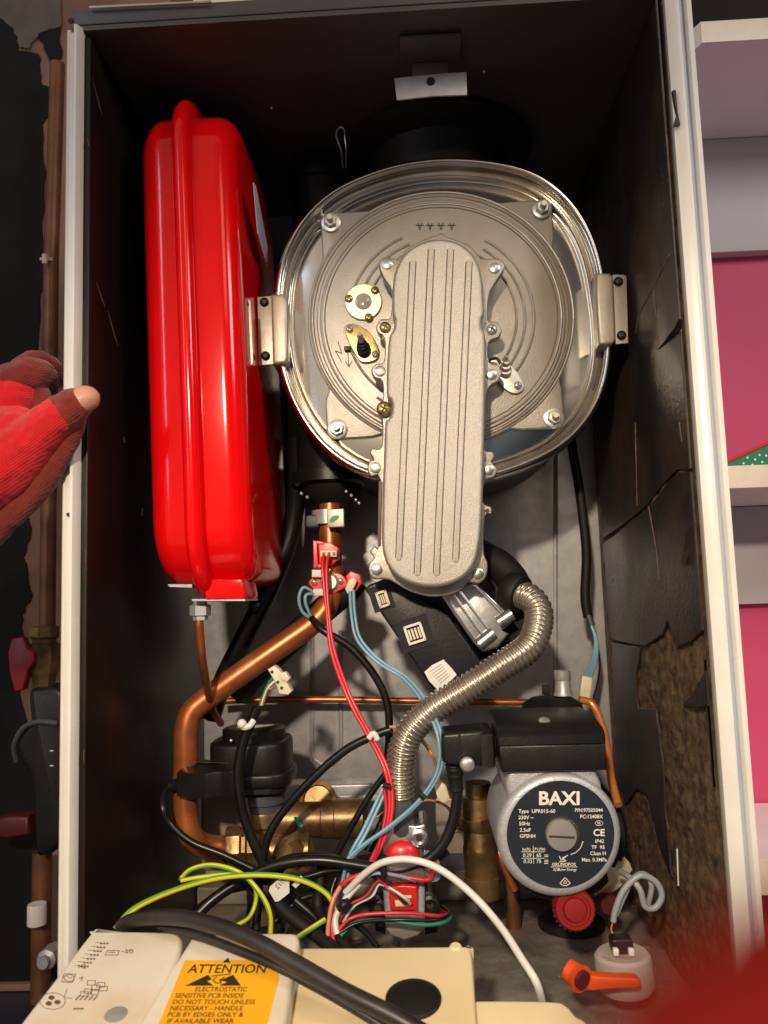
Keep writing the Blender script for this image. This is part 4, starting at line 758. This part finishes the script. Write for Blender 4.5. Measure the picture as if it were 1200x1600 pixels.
# steel rail
mb = MB(); mb.box(P(530, 1232, .25), sz(230, .25), .03, sz(22, .25), .002); mb.box(P(530, 1248, .235), sz(190, .235), .002, sz(8, .235), .0005); tag(mb.build('support_rail', 'galv'), 'bright steel rail behind the brass valve body', 'rail')
mb = MB(); mb.box(P(362, 1282, .24), sz(76, .24), .05, sz(125, .24), .004); tag(mb.build('plate_exchanger', 'bracket'), 'beige metal block behind the flat black plug', 'plate')
mb = MB(); mb.box(P(708, 1290, .22), sz(52, .22), .004, sz(80, .22), .001)
for y in range(1262, 1300, 6): mb.box(P(718, y, .216), sz(18, .216), .003, sz(2.5, .216), .0003)
tag(mb.build('slotted_plate', 'bracket'), 'slotted pale metal plate behind the cable loop', 'plate')
# ================================================================== GAS VALVE
t = thing('gas_valve', P(632, 1470, .08), 'silver gas valve with red dome and red square plug under the hose', 'gas valve')
mb = MB(); mb.prism(PL(cr([(598, 1292), (620, 1286), (650, 1290), (664, 1288), (668, 1310), (662, 1325), (660, 1365), (600, 1365), (596, 1320)], 3, True), .088), (0, .04, 0), .002); mb.build('outlet_flange', 'alu', t)
mb = MB(); mb.prism(PL([(600, 1360), (660, 1360), (664, 1385), (664, 1450), (655, 1463), (632, 1471), (610, 1463), (602, 1450), (598, 1385)], .076), (0, .05, 0), .003, 4); mb.build('body', 'pump', t)
mb = MB(); mb.ball(P(628, 1336, .085), sz(26, .085), 24, (1, .55, .85)); mb.build('red_dome', 'rplastic', t)
mb = MB(); mb.prism(PL(cr([(603, 1356), (610, 1346), (630, 1342), (650, 1346), (660, 1356), (662, 1376), (600, 1376)], 3, True), .066), (0, .02, 0), .002); mb.build('upper_cover', 'alu', t)
mb = MB(); mb.prism(PL(cr([(610, 1386), (649, 1385), (652, 1388), (652, 1420), (649, 1423), (613, 1423), (610, 1420)], 2, True), .068), (0, .009, 0), .0012); rp2 = mb.build('red_plug', 'rplastic', t)
mb = MB(); mb.prism(PL([(617, 1408), (640, 1406), (641, 1416), (618, 1417)], .066), (0, .003, 0), .0004); mb.prism(PL([(621, 1399), (643, 1399), (643, 1403), (621, 1403)], .0675), (0, .002, 0)); mb.build('pin_block', 'nylon', rp2)
mb = MB(); mb.prism(PL([(606, 1438), (660, 1438), (662, 1452), (653, 1461), (632, 1468), (612, 1461), (604, 1452)], .0745), (0, .003, 0), .0005); mb.build('lower_plate', 'bracket', t)
text([('OUT', 611, 1307, 12)], onY(.0885), 'lettering', 'ink', t)
for x, y, r in ((655, 1310, .0052), (590, 1420, .0055), (672, 1415, .0055), (670, 1403, .0035)):
    b = MB(); b.lathe(P(x, y, .082), (0, -1, 0), [(r * 1.35, -.02), (r * 1.35, 0), (r * .9, .001), (r * .9, -.002), (0, -.002)], 20); b.build('screw_boss', 'alu' if y < 1350 else 'dark', t)
    b = MB(); b.lathe(P(x, y, .082), (0, -1, 0), [(r * .55, -.003), (r * .55, -.0005), (0, -.0005)], 6); b.build('hex_socket', 'ink', t)
mb = MB(); mb.prism(PL([(662, 1395), (676, 1392), (686, 1425), (684, 1458), (664, 1462)], .09), (0, .03, 0), .002); mb.build('side_lobe', 'dark', t); mb = MB(); mb.prism(PL([(585, 1400), (600, 1395), (602, 1462), (586, 1455)], .09), (0, .03, 0), .002); mb.build('side_lobe', 'dark', t)
mb = MB(); mb.prism(PL(cr([(662, 1330), (684, 1340), (688, 1372), (668, 1378), (600, 1378), (598, 1374), (660, 1370)], 3, True), .070), (0, .0012, 0)); mb.build('clear_shield', 'clear', t)
# brass column under pump plug
def brasscol(px, y0, y1, rpx, Y, lab):
    t_ = thing('brass_fitting', P(px, y1, Y), lab, 'fitting'); z0 = P(px, y0, Y).z; z1_ = P(px, y1, Y).z; h_ = z0 - z1_; r = sz(rpx, Y)
    b = MB(); b.lathe((P(px, (y0 + y1) / 2, Y).x, Y, z0), (0, 0, -1), [(r * .7, 0), (r * .7, h_ * .12), (r * .88, h_ * .13), (r * .9, h_ * .2), (r * .92, h_ * .55), (r * .97, h_ * .57), (r * .97, h_ * .62), (r * .93, h_ * .63), (r * .93, h_ * .82), (r * .99, h_ * .83), (r * .99, h_), (0, h_)], 30); b.build('body', 'brass', t_)
    b = MB(); b.lathe((P(px, (y0 + y1) / 2, Y).x, Y, z0 - h_ * .3), (0, 0, -1), [(r * 1.12, 0), (r * 1.15, .002), (r * 1.15, .008), (r * 1.12, .01)], 8); b.build('hex_band', 'brass', t_)
brasscol(750, 1222, 1400, 27, .15, 'tall brass fitting between the gas valve and the pump')
brasscol(405, 1340, 1440, 20, .17, 'short brass stub below the valve body among black cables')
mb = MB(); mb.tube([P(760, 1225, .17), P(770, 1300, .16), P(785, 1345, .15), (P(805, 1390, .15))], .004, 12); tag(mb.build('copper_pipe', 'copper'), 'dark copper tail pipe behind the left side of the pump', 'pipe')
mb = MB(); mb.lathe(P(800, 1390, .22), (0, 0, -1), [(.0075, -.03), (.0075, .035), (0, .035)], 20); tag(mb.build('copper_pipe', 'dullcopper'), 'short vertical copper pipe under the pump', 'pipe')
# ================================================================== PUMP
t = thing('pump', P(875, 1400, .1), 'grey BAXI circulation pump with navy round label and black terminal box', 'pump')
Yp = .035; PC = (874, 1306)
mb = MB(); hs = circ(PC[0], PC[1], 98, 72)
mb.prism(PL(hs, Yp), (0, .085, 0), .006, 5)
mb.prism(PL([(790, 1225), (795, 1200), (930, 1200), (940, 1225), (945, 1262), (930, 1290), (820, 1290), (795, 1255)], Yp + .006), (0, .075, 0), .004); mb.build('motor_housing', 'pump', t)
mb = MB(); mb.lathe(P(PC[0] + 4, PC[1], Yp + .085), (0, 1, 0), [(.052, 0), (.054, .004), (.054, .02), (.045, .03), (.04, .06), (0, .06)], 40); mb.build('volute', 'dark', t)
mb = MB(); mb.prism(PL(circ(876, 1304, 84, 72), Yp - .0006), (0, .0012, 0), .0002, 1); lb = mb.build('name_plate', 'plabel', t)
mp = onY(Yp - .0008)
text([('BAXI', 874, 1257, 29, 'CENTER', 1.04, .03)], mp, 'brand_lettering', 'print', lb)
S = 8.0
items = [('Type  UPR015-60', 810, 1270, S, 'LEFT', 1), ('230V ~', 810, 1280, S), ('50Hz', 811, 1289.5, S), ('2.5uF', 812, 1299.5, S), ('GFSHH', 812, 1309, S), ('P/N:97505044', 942, 1268.5, S, 'RIGHT', .95), ('PC:1240BX', 942, 1278.5, S, 'RIGHT', .95),
 ('CE', 945, 1306, 15, 'RIGHT', 1.0, .02), ('FR', 936, 1288, 5, 'CENTER'), ('IP42', 944, 1317, S, 'RIGHT'), ('TF  95', 945, 1326.5, S, 'RIGHT'), ('Class H', 947, 1336, S, 'RIGHT'), ('Max. 0.3MPa', 948, 1346, S, 'RIGHT', .95),
 ('In(A)', 816, 1329, 6.4), ('P1(W)', 835, 1329, 6.4), ('0.29', 817, 1339, S), ('65', 838, 1339, S), ('0.32', 818, 1348.5, S), ('75', 838, 1348.5, S), ('GRUNDFOS', 881, 1353, 7, 'CENTER', 1.0, .02), ('Low Energy', 901, 1360.5, 6, 'RIGHT', .95, .012), ('3(3', 868, 1360.5, 6, 'CENTER')]
text(items, mp, 'small_lettering', 'print', lb, bold=.012)
mb = MB()
stroke(mb, [(815, 1331), (850, 1331)], .8, mp); stroke(mb, [(815, 1341), (850, 1341)], .8, mp); stroke(mb, [(833, 1322), (834, 1349)], .8, mp); stroke(mb, circ(936, 1286.2, 6, 18, 3.8), .8, mp, closed=True)
for y in (1336, 1338.5, 1344, 1346.5, 1349): stroke(mb, [(851, y), (856, y)], 1.1, mp)
stroke(mb, [(874, 1338), (878, 1347), (884, 1345), (878, 1341), (886, 1337)], 1.4, mp); stroke(mb, [(874, 1347), (887, 1336)], 1.2, mp); stroke(mb, [(861, 1354.5), (902, 1354.5)], .8, mp)
poly(mb, [(872, 1356), (876, 1358.5), (872, 1361)], mp)
stroke(mb, [(883, 1371), (891, 1380), (886, 1383.5), (879, 1383.5), (875, 1380)], 1.4, mp, closed=True); stroke(mb, [(883, 1375), (886, 1380), (880, 1380)], 1, mp, closed=True)
stroke(mb, [(892, 1335), (900, 1332), (907, 1325), (911, 1315)], 1.2, mp); stroke(mb, [(888, 1281), (898, 1287), (903, 1294)], .7, mp)
mb.build('symbol_print', 'print', lb)
c = P(878, 1303, Yp - .0006); mb = MB(); mb.lathe(c, (0, -1, 0), [(.0125, 0), (.0125, .0004), (.0118, .0004)], 32); mb.build('plug_well', 'ink', t)
mb = MB(); mb.lathe(P(876, 1303, Yp), (0, -1, 0), [(.0112, 0), (.0112, .0045), (.0105, .0055), (0, .0058)], 40); vp = mb.build('vent_plug', 'zinc', t)
mb = MB(); mb.box(P(876, 1304, Yp) + V((0, -.0058, 0)), .0185, .0006, .0015, .0001, Matrix.Rotation(math.radians(4), 3, 'Y')); mb.build('screw_slot', 'ink', vp)
# terminal box: lower body and sloping lid
x0, x1 = P(784, 1180, Yp).x, P(947, 1180, Yp).x; zf0, zf1 = P(860, 1206, Yp).z, P(860, 1163, Yp).z; zl = P(860, 1149, Yp).z; Yb = Yp + .085; ztop = P(850, 1104, Yb).z
mb = MB(); mb.prism([V((x0, Yp, zf0)), V((x1, Yp, zf0)), V((x1 + .0005, Yp, zf1)), V((x0 - .002, Yp, zf1))], (0, .085, 0), .002); mb.build('terminal_box', 'dark', t)
mb = MB()
pr = [(Yp - .001, zf1 + .0002), (Yp - .001, zl), (Yp + .004, zl + .004), (Yp + .03, ztop - .001), (Yp + .05, ztop), (Yb, ztop - .001), (Yb, zf1 + .0002)]
vs = [V((x0 - .0025, y, z)) for y, z in pr]; mb.prism(vs, (x1 - x0 + .003, 0, 0), .0022, 3, True); mb.build('terminal_lid', 'dark', t)
mb = MB(); yy = Yp + .022; c = V((P(850, 1118, yy).x, yy, 0)); c.z = zl + .004 + (ztop - .001 - zl - .004) * (.022 - .004) / .026; mb.lathe(c, V((0, -.6, 1)), [(.0042, -.001), (.0042, .0008), (.0030, .0012), (0, .0012)], 20); mb.build('lid_screw', 'zinc', t)
mb = MB(); mb.prism([V((x0 - .004, Yp + .01, zf0 + .002)), V((x0 - .004, Yp + .06, zf0 + .002)), V((x0 - .004, Yp + .06, ztop - .008)), V((x0 - .004, Yp + .012, zl))], (-.010, 0, 0), .002); mb.build('socket_side', 'dark', t)
# plug at left of terminal box
t = thing('pump_plug', P(725, 1195, .06), 'black angled plug in the left side of the pump terminal box', 'plug')
mb = MB(); mb.prism(PL([(690, 1150), (694, 1146), (752, 1141), (762, 1146), (764, 1185), (752, 1198), (700, 1196), (691, 1190)], .052), (0, .035, 0), .003); mb.prism(PL([(754, 1146), (776, 1150), (776, 1184), (756, 1188)], .056), (0, .028, 0), .001); mb.prism(PL([(716, 1142), (719, 1142), (720, 1197), (717, 1197)], .0512), (0, .002, 0)); mb.build('body', 'dark', t)
screw(t, P(730, 1194, .048), .0055, 'zinc', False)
mb = MB(); mb.tube([P(709, 1192, .066), P(711, 1210, .068), P(713, 1235, .07)], .0062, 14, rf=lambda l, u: (.0064 - .0012 * u) * (1 + .12 * (math.sin(l * 2200) > .2))); mb.build('strain_relief', 'darkmatte', t, None, 30)
# auto air vent on top of pump
t = thing('air_vent', P(878, 1095, .13), 'black air vent cap with a grey stub behind the pump lid', 'air vent')
mb = MB(); mb.lathe(P(862, 1090, .155), (0, 0, -1), [(0, -.001), (.018, 0), (.026, .005), (.027, .012), (.027, .04), (0, .04)], 32); mb.box(P(853, 1078, .15), .006, .006, .008, .0006); mb.build('cap', 'darkmatte', t)
mb = MB(); mb.lathe(P(878, 1047, .155), (0, 0, -1), [(.0035, 0), (.0075, .0005), (.0075, .008), (.0068, .009), (.0072, .018), (.009, .022), (0, .022)], 18); mb.build('stub', 'galv', t)
# knob
t = thing('isolation_knob', P(897, 1430, .05), 'round dark red knob under the pump', 'knob')
q = P(897, 1422, .045); mb = MB(); mb.lathe(q + V((0, .01, 0)), (0, -1, .12), [(.0145, 0), (.0148, .004), (.0148, .013), (.0135, .015), (.0115, .015), (.011, .0135), (.009, .0135), (.0078, .016), (0, .0165)], 36); mb.build('dial', 'rdark', t)
mb = MB(); rr_ = .0142
for i in range(24): a = math.pi * 2 * i / 24; mb.ball(q + V((math.cos(a) * .0148, .0, math.sin(a) * .0148)), .0011, 6)
mb.build('grip_ridge', 'rdark', t)
q = PZ(893, 1447, -H); mb = MB(); mb.lathe((q.x, q.y, -H + .001), (0, 0, 1), [(.031, 0), (.031, .004), (.026, .008), (.018, .018), (.014, .024), (0, .024)], 32); tag(mb.build('rubber_grommet', 'darkmatte'), 'black rubber grommet on the floor behind the red knob', 'grommet')
mb = MB(); mb.lathe(P(955, 1365, .13), (.6, -.4, .6), [(.010, -.02), (.012, -.005), (.012, .008), (.008, .01), (.008, .016), (0, .016)], 8); tag(mb.build('valve_fitting', 'nylon'), 'cream hexagonal fitting at the lower right of the pump', 'fitting')
mb = MB(); mb.lathe(P(950, 1412, .12), (.2, -1, .1), [(.007, -.01), (.008, .0), (.008, .004), (0, .004)], 8); tag(mb.build('drain_plug', 'rmaroon'), 'small maroon plug right of the red knob', 'plug')
wire('grey_cable', [(958, 1440, .06), (962, 1420, .06), (975, 1390, .06), (1000, 1368, .06), (1025, 1378, .06), (1034, 1400, .06), (1024, 1418, .06), (1008, 1416, .06), (1000, 1390, .06), (985, 1372, .065), (970, 1362, .08)], 4.6, 'wgrey', 'looped grey cable at the lower right of the pump', n=8)
wire('grey_cable', [(962, 1430, .065), (975, 1400, .065), (990, 1372, .065), (1008, 1366, .065), (1018, 1385, .065), (1012, 1415, .068)], 4.2, 'wgrey', 'inner loop of grey cable nested in the coil', n=8)
wire('copper_wire', [(958, 1440, .06), (955, 1452, .06), (960, 1466, .058)], 1.4, 'copperb', 'bare copper end of the looped grey cable', 'wire')
wire('white_wire', [(1058, 1326, .085), (1060, 1384, .085)], 1.2, 'wwhite', 'thin upright white wire against the brown foam', 'wire')
# white cap + orange lever
t = thing('pressure_relief_valve', PZ(975, 1560, -H), 'round white valve cap with a black stub at lower right', 'valve')
q = P(972, 1490, .035); mb = MB(); mb.lathe(q, (.05, .0, -1), [(.0, -.001), (.0175, -.001), (.0195, .001), (.020, .004), (.0205, .020), (.018, .024), (0, .024)], 36); mb.build('cap', 'pvc', t)
mb = MB(); mb.box(P(970, 1474, .035), .015, .012, .010, .0015); mb.build('stub', 'dark', t)
mb = MB()
for x in (962, 986): mb.box(P(x, 1487, .022), .004, .004, .005, .0008)
mb.build('lug', 'white', t)
t = thing('tap_lever', P(940, 1530, .0), 'orange plastic tap lever in front of the white cap', 'lever')
q = P(901, 1520, .0); mb = MB(); mb.tube([P(886, 1514, .0), P(900, 1524, -.004), P(908, 1530, -.008)], .0085, 22, rf=lambda l, u: .0070 + .0018 * u); mb.build('hub', 'orange', t)
mb = MB(); mb.lathe(P(910, 1531, -.0085), (P(910, 1531, -.0085) - P(898, 1522, -.003)).normalized(), [(.0062, -.002), (.0062, .0012), (0, .0012)], 20); mb.build('hub_bore', 'rmaroon', t)
mb = MB(); mb.prism(PL(cr([(908, 1524), (930, 1526), (960, 1528), (997, 1530), (999, 1544), (960, 1546), (925, 1549), (910, 1545)], 3, True), -.004), (0, .008, 0), .0015); mb.build('handle', 'orange', t)
# debris
mb = MB()
for i in range(320):
    x = random.uniform(-.2, .21); y = random.uniform(.03, .30); r = random.uniform(.0006, .0022) * (1.6 if x > .12 else 1); c = V((x, y, -H + r * .5 + (.0195 if y > .2825 else 0.0)))
    if .275 < y < .29: continue
    pts = [c + V((random.uniform(-r, r), random.uniform(-r, r), random.uniform(-r, r) * .6)) for _ in range(4)]; mb.add(pts, [(0, 1, 2), (0, 2, 3), (0, 3, 1), (1, 3, 2)])
for i in range(26):
    x = random.choice([random.uniform(.16, .215), random.uniform(-.12, .05)]); y = random.uniform(.05, .27); mb.ball((x, y, -H + .0005), random.uniform(.002, .006), 8, (1.3, 1, .35))
tag(mb.build('foam_crumbs', 'crumb'), 'loose brown crumbs of foam on the casing floor', 'debris', None, 'stuff')
# ================================================================== CONTROL BOXES (tilted panel swung down in front)
ang = math.radians(12.7); vdir = V((0, math.cos(ang), math.sin(ang))); nrm = V((0, -math.sin(ang), math.cos(ang)))
def boxplane(px, py, Y):
    o = P(px, py, Y); return lambda u, v, w_=0: PPl(u, v, o + nrm * w_, nrm)
t = thing('control_box', P(600, 1560, -.1), 'large cream control box with a black grommet at bottom centre', 'control box')
mp = boxplane(600, 1480, -.03); HB = -nrm * .045
mb = MB(); mb.prism([mp(x, y) for x, y in cr([(455, 1490), (465, 1481), (560, 1480), (725, 1478), (734, 1482), (738, 1500), (745, 1600), (752, 1680), (600, 1690), (440, 1690), (448, 1600)], 4, True)], HB, .002); mb.lathe(mp(712, 1479) + nrm * -.002, nrm, [(.004, -.006), (.004, .002), (.003, .003), (0, .003)], 16); mb.build('shell', 'cream', t)
mb = MB(); gr = mp(646, 1562); mb.lathe(gr, nrm, [(.0165, -.002), (.0165, .0012), (.015, .0022), (.0135, .0016), (.012, .0022), (0, .0014)], 36); mb.build('grommet', 'darkmatte', t)
mb = MB(); mb.prism([mp(x, y, -.0) - nrm * .006 for x, y in cr([(738, 1552), (745, 1548), (860, 1549), (885, 1556), (900, 1572), (918, 1586), (925, 1640), (740, 1660)], 4, True)], HB, .002); mb.build('side_extension', 'cream', t)
t = thing('control_box', P(360, 1560, -.1), 'pale cream box with the yellow attention sticker', 'control box')
mp = boxplane(380, 1458, -.035)
mb = MB(); mb.prism([mp(x, y) for x, y in cr([(296, 1468), (306, 1457), (380, 1456), (455, 1456), (466, 1462), (467, 1475), (458, 1530), (445, 1610), (430, 1700), (130, 1720), (205, 1610), (250, 1540)], 4, True)], -nrm * .05, .0035, 4); bx = mb.build('shell', 'creamw', t)
mb = MB(); mb.prism([mp(x, y, .0002) for x, y in ((289, 1500), (433, 1500), (436, 1530), (415, 1610), (405, 1650), (225, 1650), (246, 1605))], -nrm * .0002); st = mb.build('sticker', 'yellow', bx)
# lettering follows the sticker's own plane
O = mp(289, 1500); Ux = (mp(433, 1500) - O); Vy = (mp(248, 1600) - O); 
UU = Ux / 144.0; VV = (mp(289 - 41 * 1.0, 1600) - O) / 100.0; VV2 = (mp(413, 1600) - mp(433, 1500)) / 100.0
def ml_(u, v, w_=0):
    return mp(289 + u - (41 + (20 - 41) * u / 144) * v / 100 * 1.0, 1500 + v, .0004)
text([('ATTENTION', 71, 20, 19, 'CENTER', 1.12, .012)] + [(s_, 4, 49 + i * 9.9, 10.2, 'LEFT', 1.0, .008) for i, s_ in enumerate(('          ELECTROSTATIC', ' SENSITIVE PCB INSIDE', ' DO NOT TOUCH UNLESS', ' NECESSARY - HANDLE', ' PCB BY EDGES ONLY &', '  IF AVAILABLE WEAR', '  EARTH WRISTBAND'))], ml_, 'lettering', 'ink', st)
mb = MB(); poly(mb, [(16, 40), (44, 23), (52, 30), (46, 33), (58, 40)], ml_); poly(mb, [(66, 40), (76, 34), (64, 32), (82, 23), (98, 40)], ml_); stroke(mb, [(58, 26), (54, 31), (60, 36), (68, 36), (64, 31), (70, 27)], 1.4, ml_); poly(mb, [(60, 4), (66, -4), (72, 4)], ml_); stroke(mb, [(50, 25), (78, 22)], 1.4, ml_)
mb.build('warning_symbol', 'ink', st)
t = thing('control_box', P(150, 1560, -.1), 'leftmost cream cover printed with small brown diagrams', 'control box')
mp = boxplane(210, 1458, -.035)
mb = MB(); mb.prism([mp(x, y) for x, y in cr([(140, 1458), (152, 1452), (210, 1453), (270, 1455), (283, 1462), (284, 1476), (268, 1520), (235, 1580), (200, 1640), (160, 1720), (-60, 1720), (20, 1612), (80, 1535)], 4, True)], -nrm * .05, .0035, 4); bx = mb.build('shell', 'creamw', t)
mb = MB(); mk = lambda u, v, w_=0: mp(u, v, .0003)
for i in range(7):
    for j in range(3):
        poly(mb, circ(158 - i * 5.2 + j * 5 , 1474 + i * 6.0, 1.6, 8), mk)
    stroke(mb, [(148 - i * 5.2, 1472 + i * 6), (166 - i * 5.2, 1475 + i * 6)], .7, mk)
stroke(mb, [(168, 1485), (186, 1485), (184, 1492), (164, 1492)], .9, mk, closed=True); stroke(mb, [(170, 1488), (180, 1488)], 1, mk); stroke(mb, [(190, 1486), (200, 1489), (196, 1484), (208, 1486)], .9, mk); stroke(mb, circ(205, 1486, 3, 10), .8, mk, closed=True)
stroke(mb, circ(108, 1528, 8, 18, 5.5), .9, mk, closed=True); stroke(mb, [(100, 1521), (118, 1522), (113, 1535), (96, 1534)], .8, mk, closed=True); stroke(mb, [(104, 1525), (108, 1528), (113, 1527)], .8, mk); stroke(mb, [(124, 1529), (129, 1526), (127, 1532)], 1, mk)
for (x, y) in ((143, 1535), (150, 1542), (138, 1548), (158, 1538), (132, 1552), (148, 1550), (162, 1544)): stroke(mb, [(x - 6, y - 3), (x + 6, y - 3), (x + 5, y + 4), (x - 7, y + 4)], .9, mk, closed=True)
for i in range(5): stroke(mb, [(124 + i * 7, 1556), (118 + i * 7, 1562)], 1.6, mk)
stroke(mb, [(105, 1545), (100, 1558), (112, 1560)], .7, mk); stroke(mb, circ(82, 1564, 20, 28, 13), .8, mk, closed=True)
for a in (.3, 2.4, 4.5): poly(mb, circ(82 + 8 * math.cos(a), 1564 + 5.5 * math.sin(a), 5, 12, 3.6), mk)
stroke(mb, [(115, 1576), (130, 1576)], 2, mk)
mb.build('printed_diagram', 'inkb', bx)
text([('M2', 122, 1513, 9, 'LEFT', 1.1)], mk, 'lettering', 'inkb', bx)
mb = MB(); mb.lathe(mp(181, 1586), nrm, [(.0062, -.001), (.0062, .0006), (0, .0008)], 24); mb.build('round_plug', 'greycable' if False else 'galv', bx)
# ================================================================== LEFT OUTSIDE: pipe, valves, filter
t = thing('wall_pipe', P(76, 700, .30), 'vertical copper pipe on the plaster wall outside the casing', 'pipe')
mb = MB(); mb.tube([P(90, 100, .30), P(80, 400, .30), P(77, 700, .30), P(74, 985, .30)], .0085, 18, raw=True); mb.build('tube', 'dullcopper', t)
mb = MB(); mb.tube([P(70, 398, .285), P(70, 412, .285)], .003, 8); mb.tube([P(64, 405, .30), P(80, 405, .29)], .002, 8); mb.build('pipe_clip', 'nylon', t)
t = thing('stop_valve', P(68, 1060, .28), 'brass stop valve with a red lever on the outside wall pipe', 'valve')
mb = MB(); mb.lathe(P(70, 978, .285), (0, 0, -1), [(.012, 0), (.016, .001), (.016, .012), (.013, .014), (.013, .018), (.018, .020), (.019, .030), (.017, .048), (.014, .052), (.010, .07), (0, .07)], 8); mb.build('body', 'brass', t)
mb = MB(); mb.prism(PL([(18, 998), (36, 995), (42, 1012), (54, 1020), (54, 1034), (44, 1046), (36, 1078), (22, 1082), (14, 1050), (12, 1020)], .262), (0, .010, 0), .002); mb.build('lever', 'rdark', t)
t = thing('magnetic_filter', P(60, 1240, .28), 'bulky black magnetic filter canister on the outside wall', 'filter')
mb = MB(); mb.prism(PL(cr([(44, 1082), (60, 1076), (96, 1078), (100, 1130), (100, 1300), (60, 1340), (52, 1290), (48, 1220), (30, 1185), (26, 1160), (40, 1135), (46, 1125)], 4, True), .255), (0, .06, 0), .006); mb.build('canister', 'dark', t)
mb = MB(); mb.tube([P(26, 1190, .262), P(22, 1165, .258), (P(36, 1138, .255)), P(60, 1128, .252), P(90, 1130, .25)], .0028, 10); mb.build('clamp_ring', 'slate', t)
text([('1', 0, 0, 20), ('I', 26, 0, 20)], lambda u, v, w_: P(78 - v * .4, 1168 + u, .2545), 'lettering', 'white', t)
t = thing('drain_valve', P(30, 1290, .28), 'dark red tap handle low on the outside wall', 'valve')
mb = MB(); mb.prism(PL([(-20, 1284), (12, 1276), (44, 1276), (46, 1305), (10, 1312), (-20, 1308)], .27), (0, .02, 0), .004); mb.build('handle', 'rmaroon', t)
mb = MB(); mb.lathe(P(66, 1330, .29), (0, 0, -1), [(.010, 0), (.010, .15), (0, .15)], 16); mb.build('tail_pipe', 'dullcopper', t)
mb = MB(); mb.lathe(P(58, 1412, .27), (0, 0, -1), [(.009, 0), (.0095, .002), (.0095, .02), (0, .02)], 20); tag(mb.build('white_stopper', 'white'), 'small white stopper low on the outside wall', 'stopper')
mb = MB(); mb.lathe(P(72, 1500, .26), (0, -1, 0), [(.010, -.02), (.010, 0), (.006, .002), (.006, .008), (0, .008)], 8); tag(mb.build('pipe_nut', 'galv'), 'dull steel nut near the counter left of the casing', 'nut')
# ================================================================== HANDS
def remesh(mb, name, m, parent, vox=.0011, sm=6, label=None, wr=.0009):
    o = mb.build(name + '_raw', m); md = o.modifiers.new('r', 'REMESH'); md.mode = 'VOXEL'; md.voxel_size = vox; md2 = o.modifiers.new('s', 'SMOOTH'); md2.factor = .6; md2.iterations = sm
    bpy.context.view_layer.update(); me = bpy.data.meshes.new_from_object(o.evaluated_get(bpy.context.evaluated_depsgraph_get())); c_ = WL[o].copy(); bpy.data.objects.remove(o)
    nl = [v_.normal.copy() for v_ in me.vertices]; cl = [v_.co.copy() for v_ in me.vertices]
    for v_, n_, o_c in zip(me.vertices, nl, cl):
        q = o_c + c_; v_.co = o_c + n_ * (wr * noise.noise(q * 95) + wr * .7 * noise.noise(V((q.x * 60 + q.z * 210, q.y * 90, q.z * 60 - q.x * 210))))
    for p in me.polygons: p.use_smooth = True
    me.name = name; return link(name, me, c_, parent, label)
def limb(mb, pts, rs, seg=18):
    P3 = [V(q) for q in pts]; n = len(P3)
    def rf(l, u):
        x = u * (n - 1); i = min(int(x), n - 2); return rs[i] + (rs[i + 1] - rs[i]) * (x - i)
    mb.tube([tuple(q) for q in P3], 0, seg, 6, True, rf)
    for q, r in ((P3[0], rs[0]), (P3[-1], rs[-1])): mb.ball(q, r, 14)
t = thing('person', P(0, 700, -.02), 'hand in red knit glove gripping the casing edge, its bare thumb tip showing', 'person')
mb = MB()   # bare hand inside the glove, thumb tip showing
limb(mb, [P(-40, 720, -.005), P(30, 690, -.014), P(74, 664, -.022), P(106, 638, -.027), P(128, 626, -.028), P(136, 622, -.027)], [.018, .016, .0105, .0108, .0106, .0092])
limb(mb, [P(-40, 740, .0), P(-10, 700, .002), P(20, 660, .006)], [.024, .020, .010])
hand = remesh(mb, 'hand', 'skin', t, wr=.0003)
mb = MB()
limb(mb, [P(-160, 800, .004), P(-90, 752, .002), P(-30, 722, -.002), P(25, 690, -.008)], [.050, .048, .044, .026])
limb(mb, [P(-60, 750, -.008), P(0, 726, -.012), P(42, 696, -.018), P(76, 664, -.0235), P(94, 648, -.0268)], [.036, .031, .0240, .0170, .0138])
limb(mb, [P(-50, 680, .002), P(-10, 634, .000), P(22, 618, .000)], [.034, .026, .016])
mb.ball(P(-60, 705, .002), .046, 20, (1, .8, 1.25))
remesh(mb, 'red_glove', 'knit', t)
mb = MB(); limb(mb, [P(90, 652, -.0240), P(104, 642, -.0262), P(114, 635, -.0272)], [.0146, .0142, .0128]); limb(mb, [P(116, 656, -.019), P(104, 690, -.013), P(76, 738, -.006), P(30, 788, .0), P(-40, 840, .004)], [.0085, .009, .011, .012, .018]); remesh(mb, 'thumb_cuff', 'knitb', t)
mb = MB(); limb(mb, [P(20, 620, .008), P(48, 622, .012), P(66, 646, .010)], [.016, .015, .011]); limb(mb, [P(-10, 618, .004), P(16, 598, .000), P(44, 584, .0), P(64, 584, .012), P(74, 600, .026)], [.0150, .0145, .0125, .0112, .0095]); remesh(mb, 'finger_cuff', 'knitb', t)
mb = MB(); limb(mb, [P(0, 630, .016), P(44, 572, .024), P(74, 572, .034), P(84, 592, .044)], [.012, .0115, .010, .009]); remesh(mb, 'finger_cuff', 'knitb', t)
# blurred foreground glove very near the lens
t = thing('person', P(1150, 1620, -.53), 'out of focus fingers in a dark red glove close to the lens at bottom right', 'person')
mb = MB(); d = -.5525
limb(mb, [P(1530, 1990, d), P(1370, 1830, d), P(1220, 1715, d), P(1110, 1690, d)], [.0050, .0045, .0038, .0024])
limb(mb, [P(1600, 1770, d), P(1410, 1640, d), P(1275, 1590, d)], [.0044, .0036, .0026])
remesh(mb, 'glove', 'knitd', t, .0004)
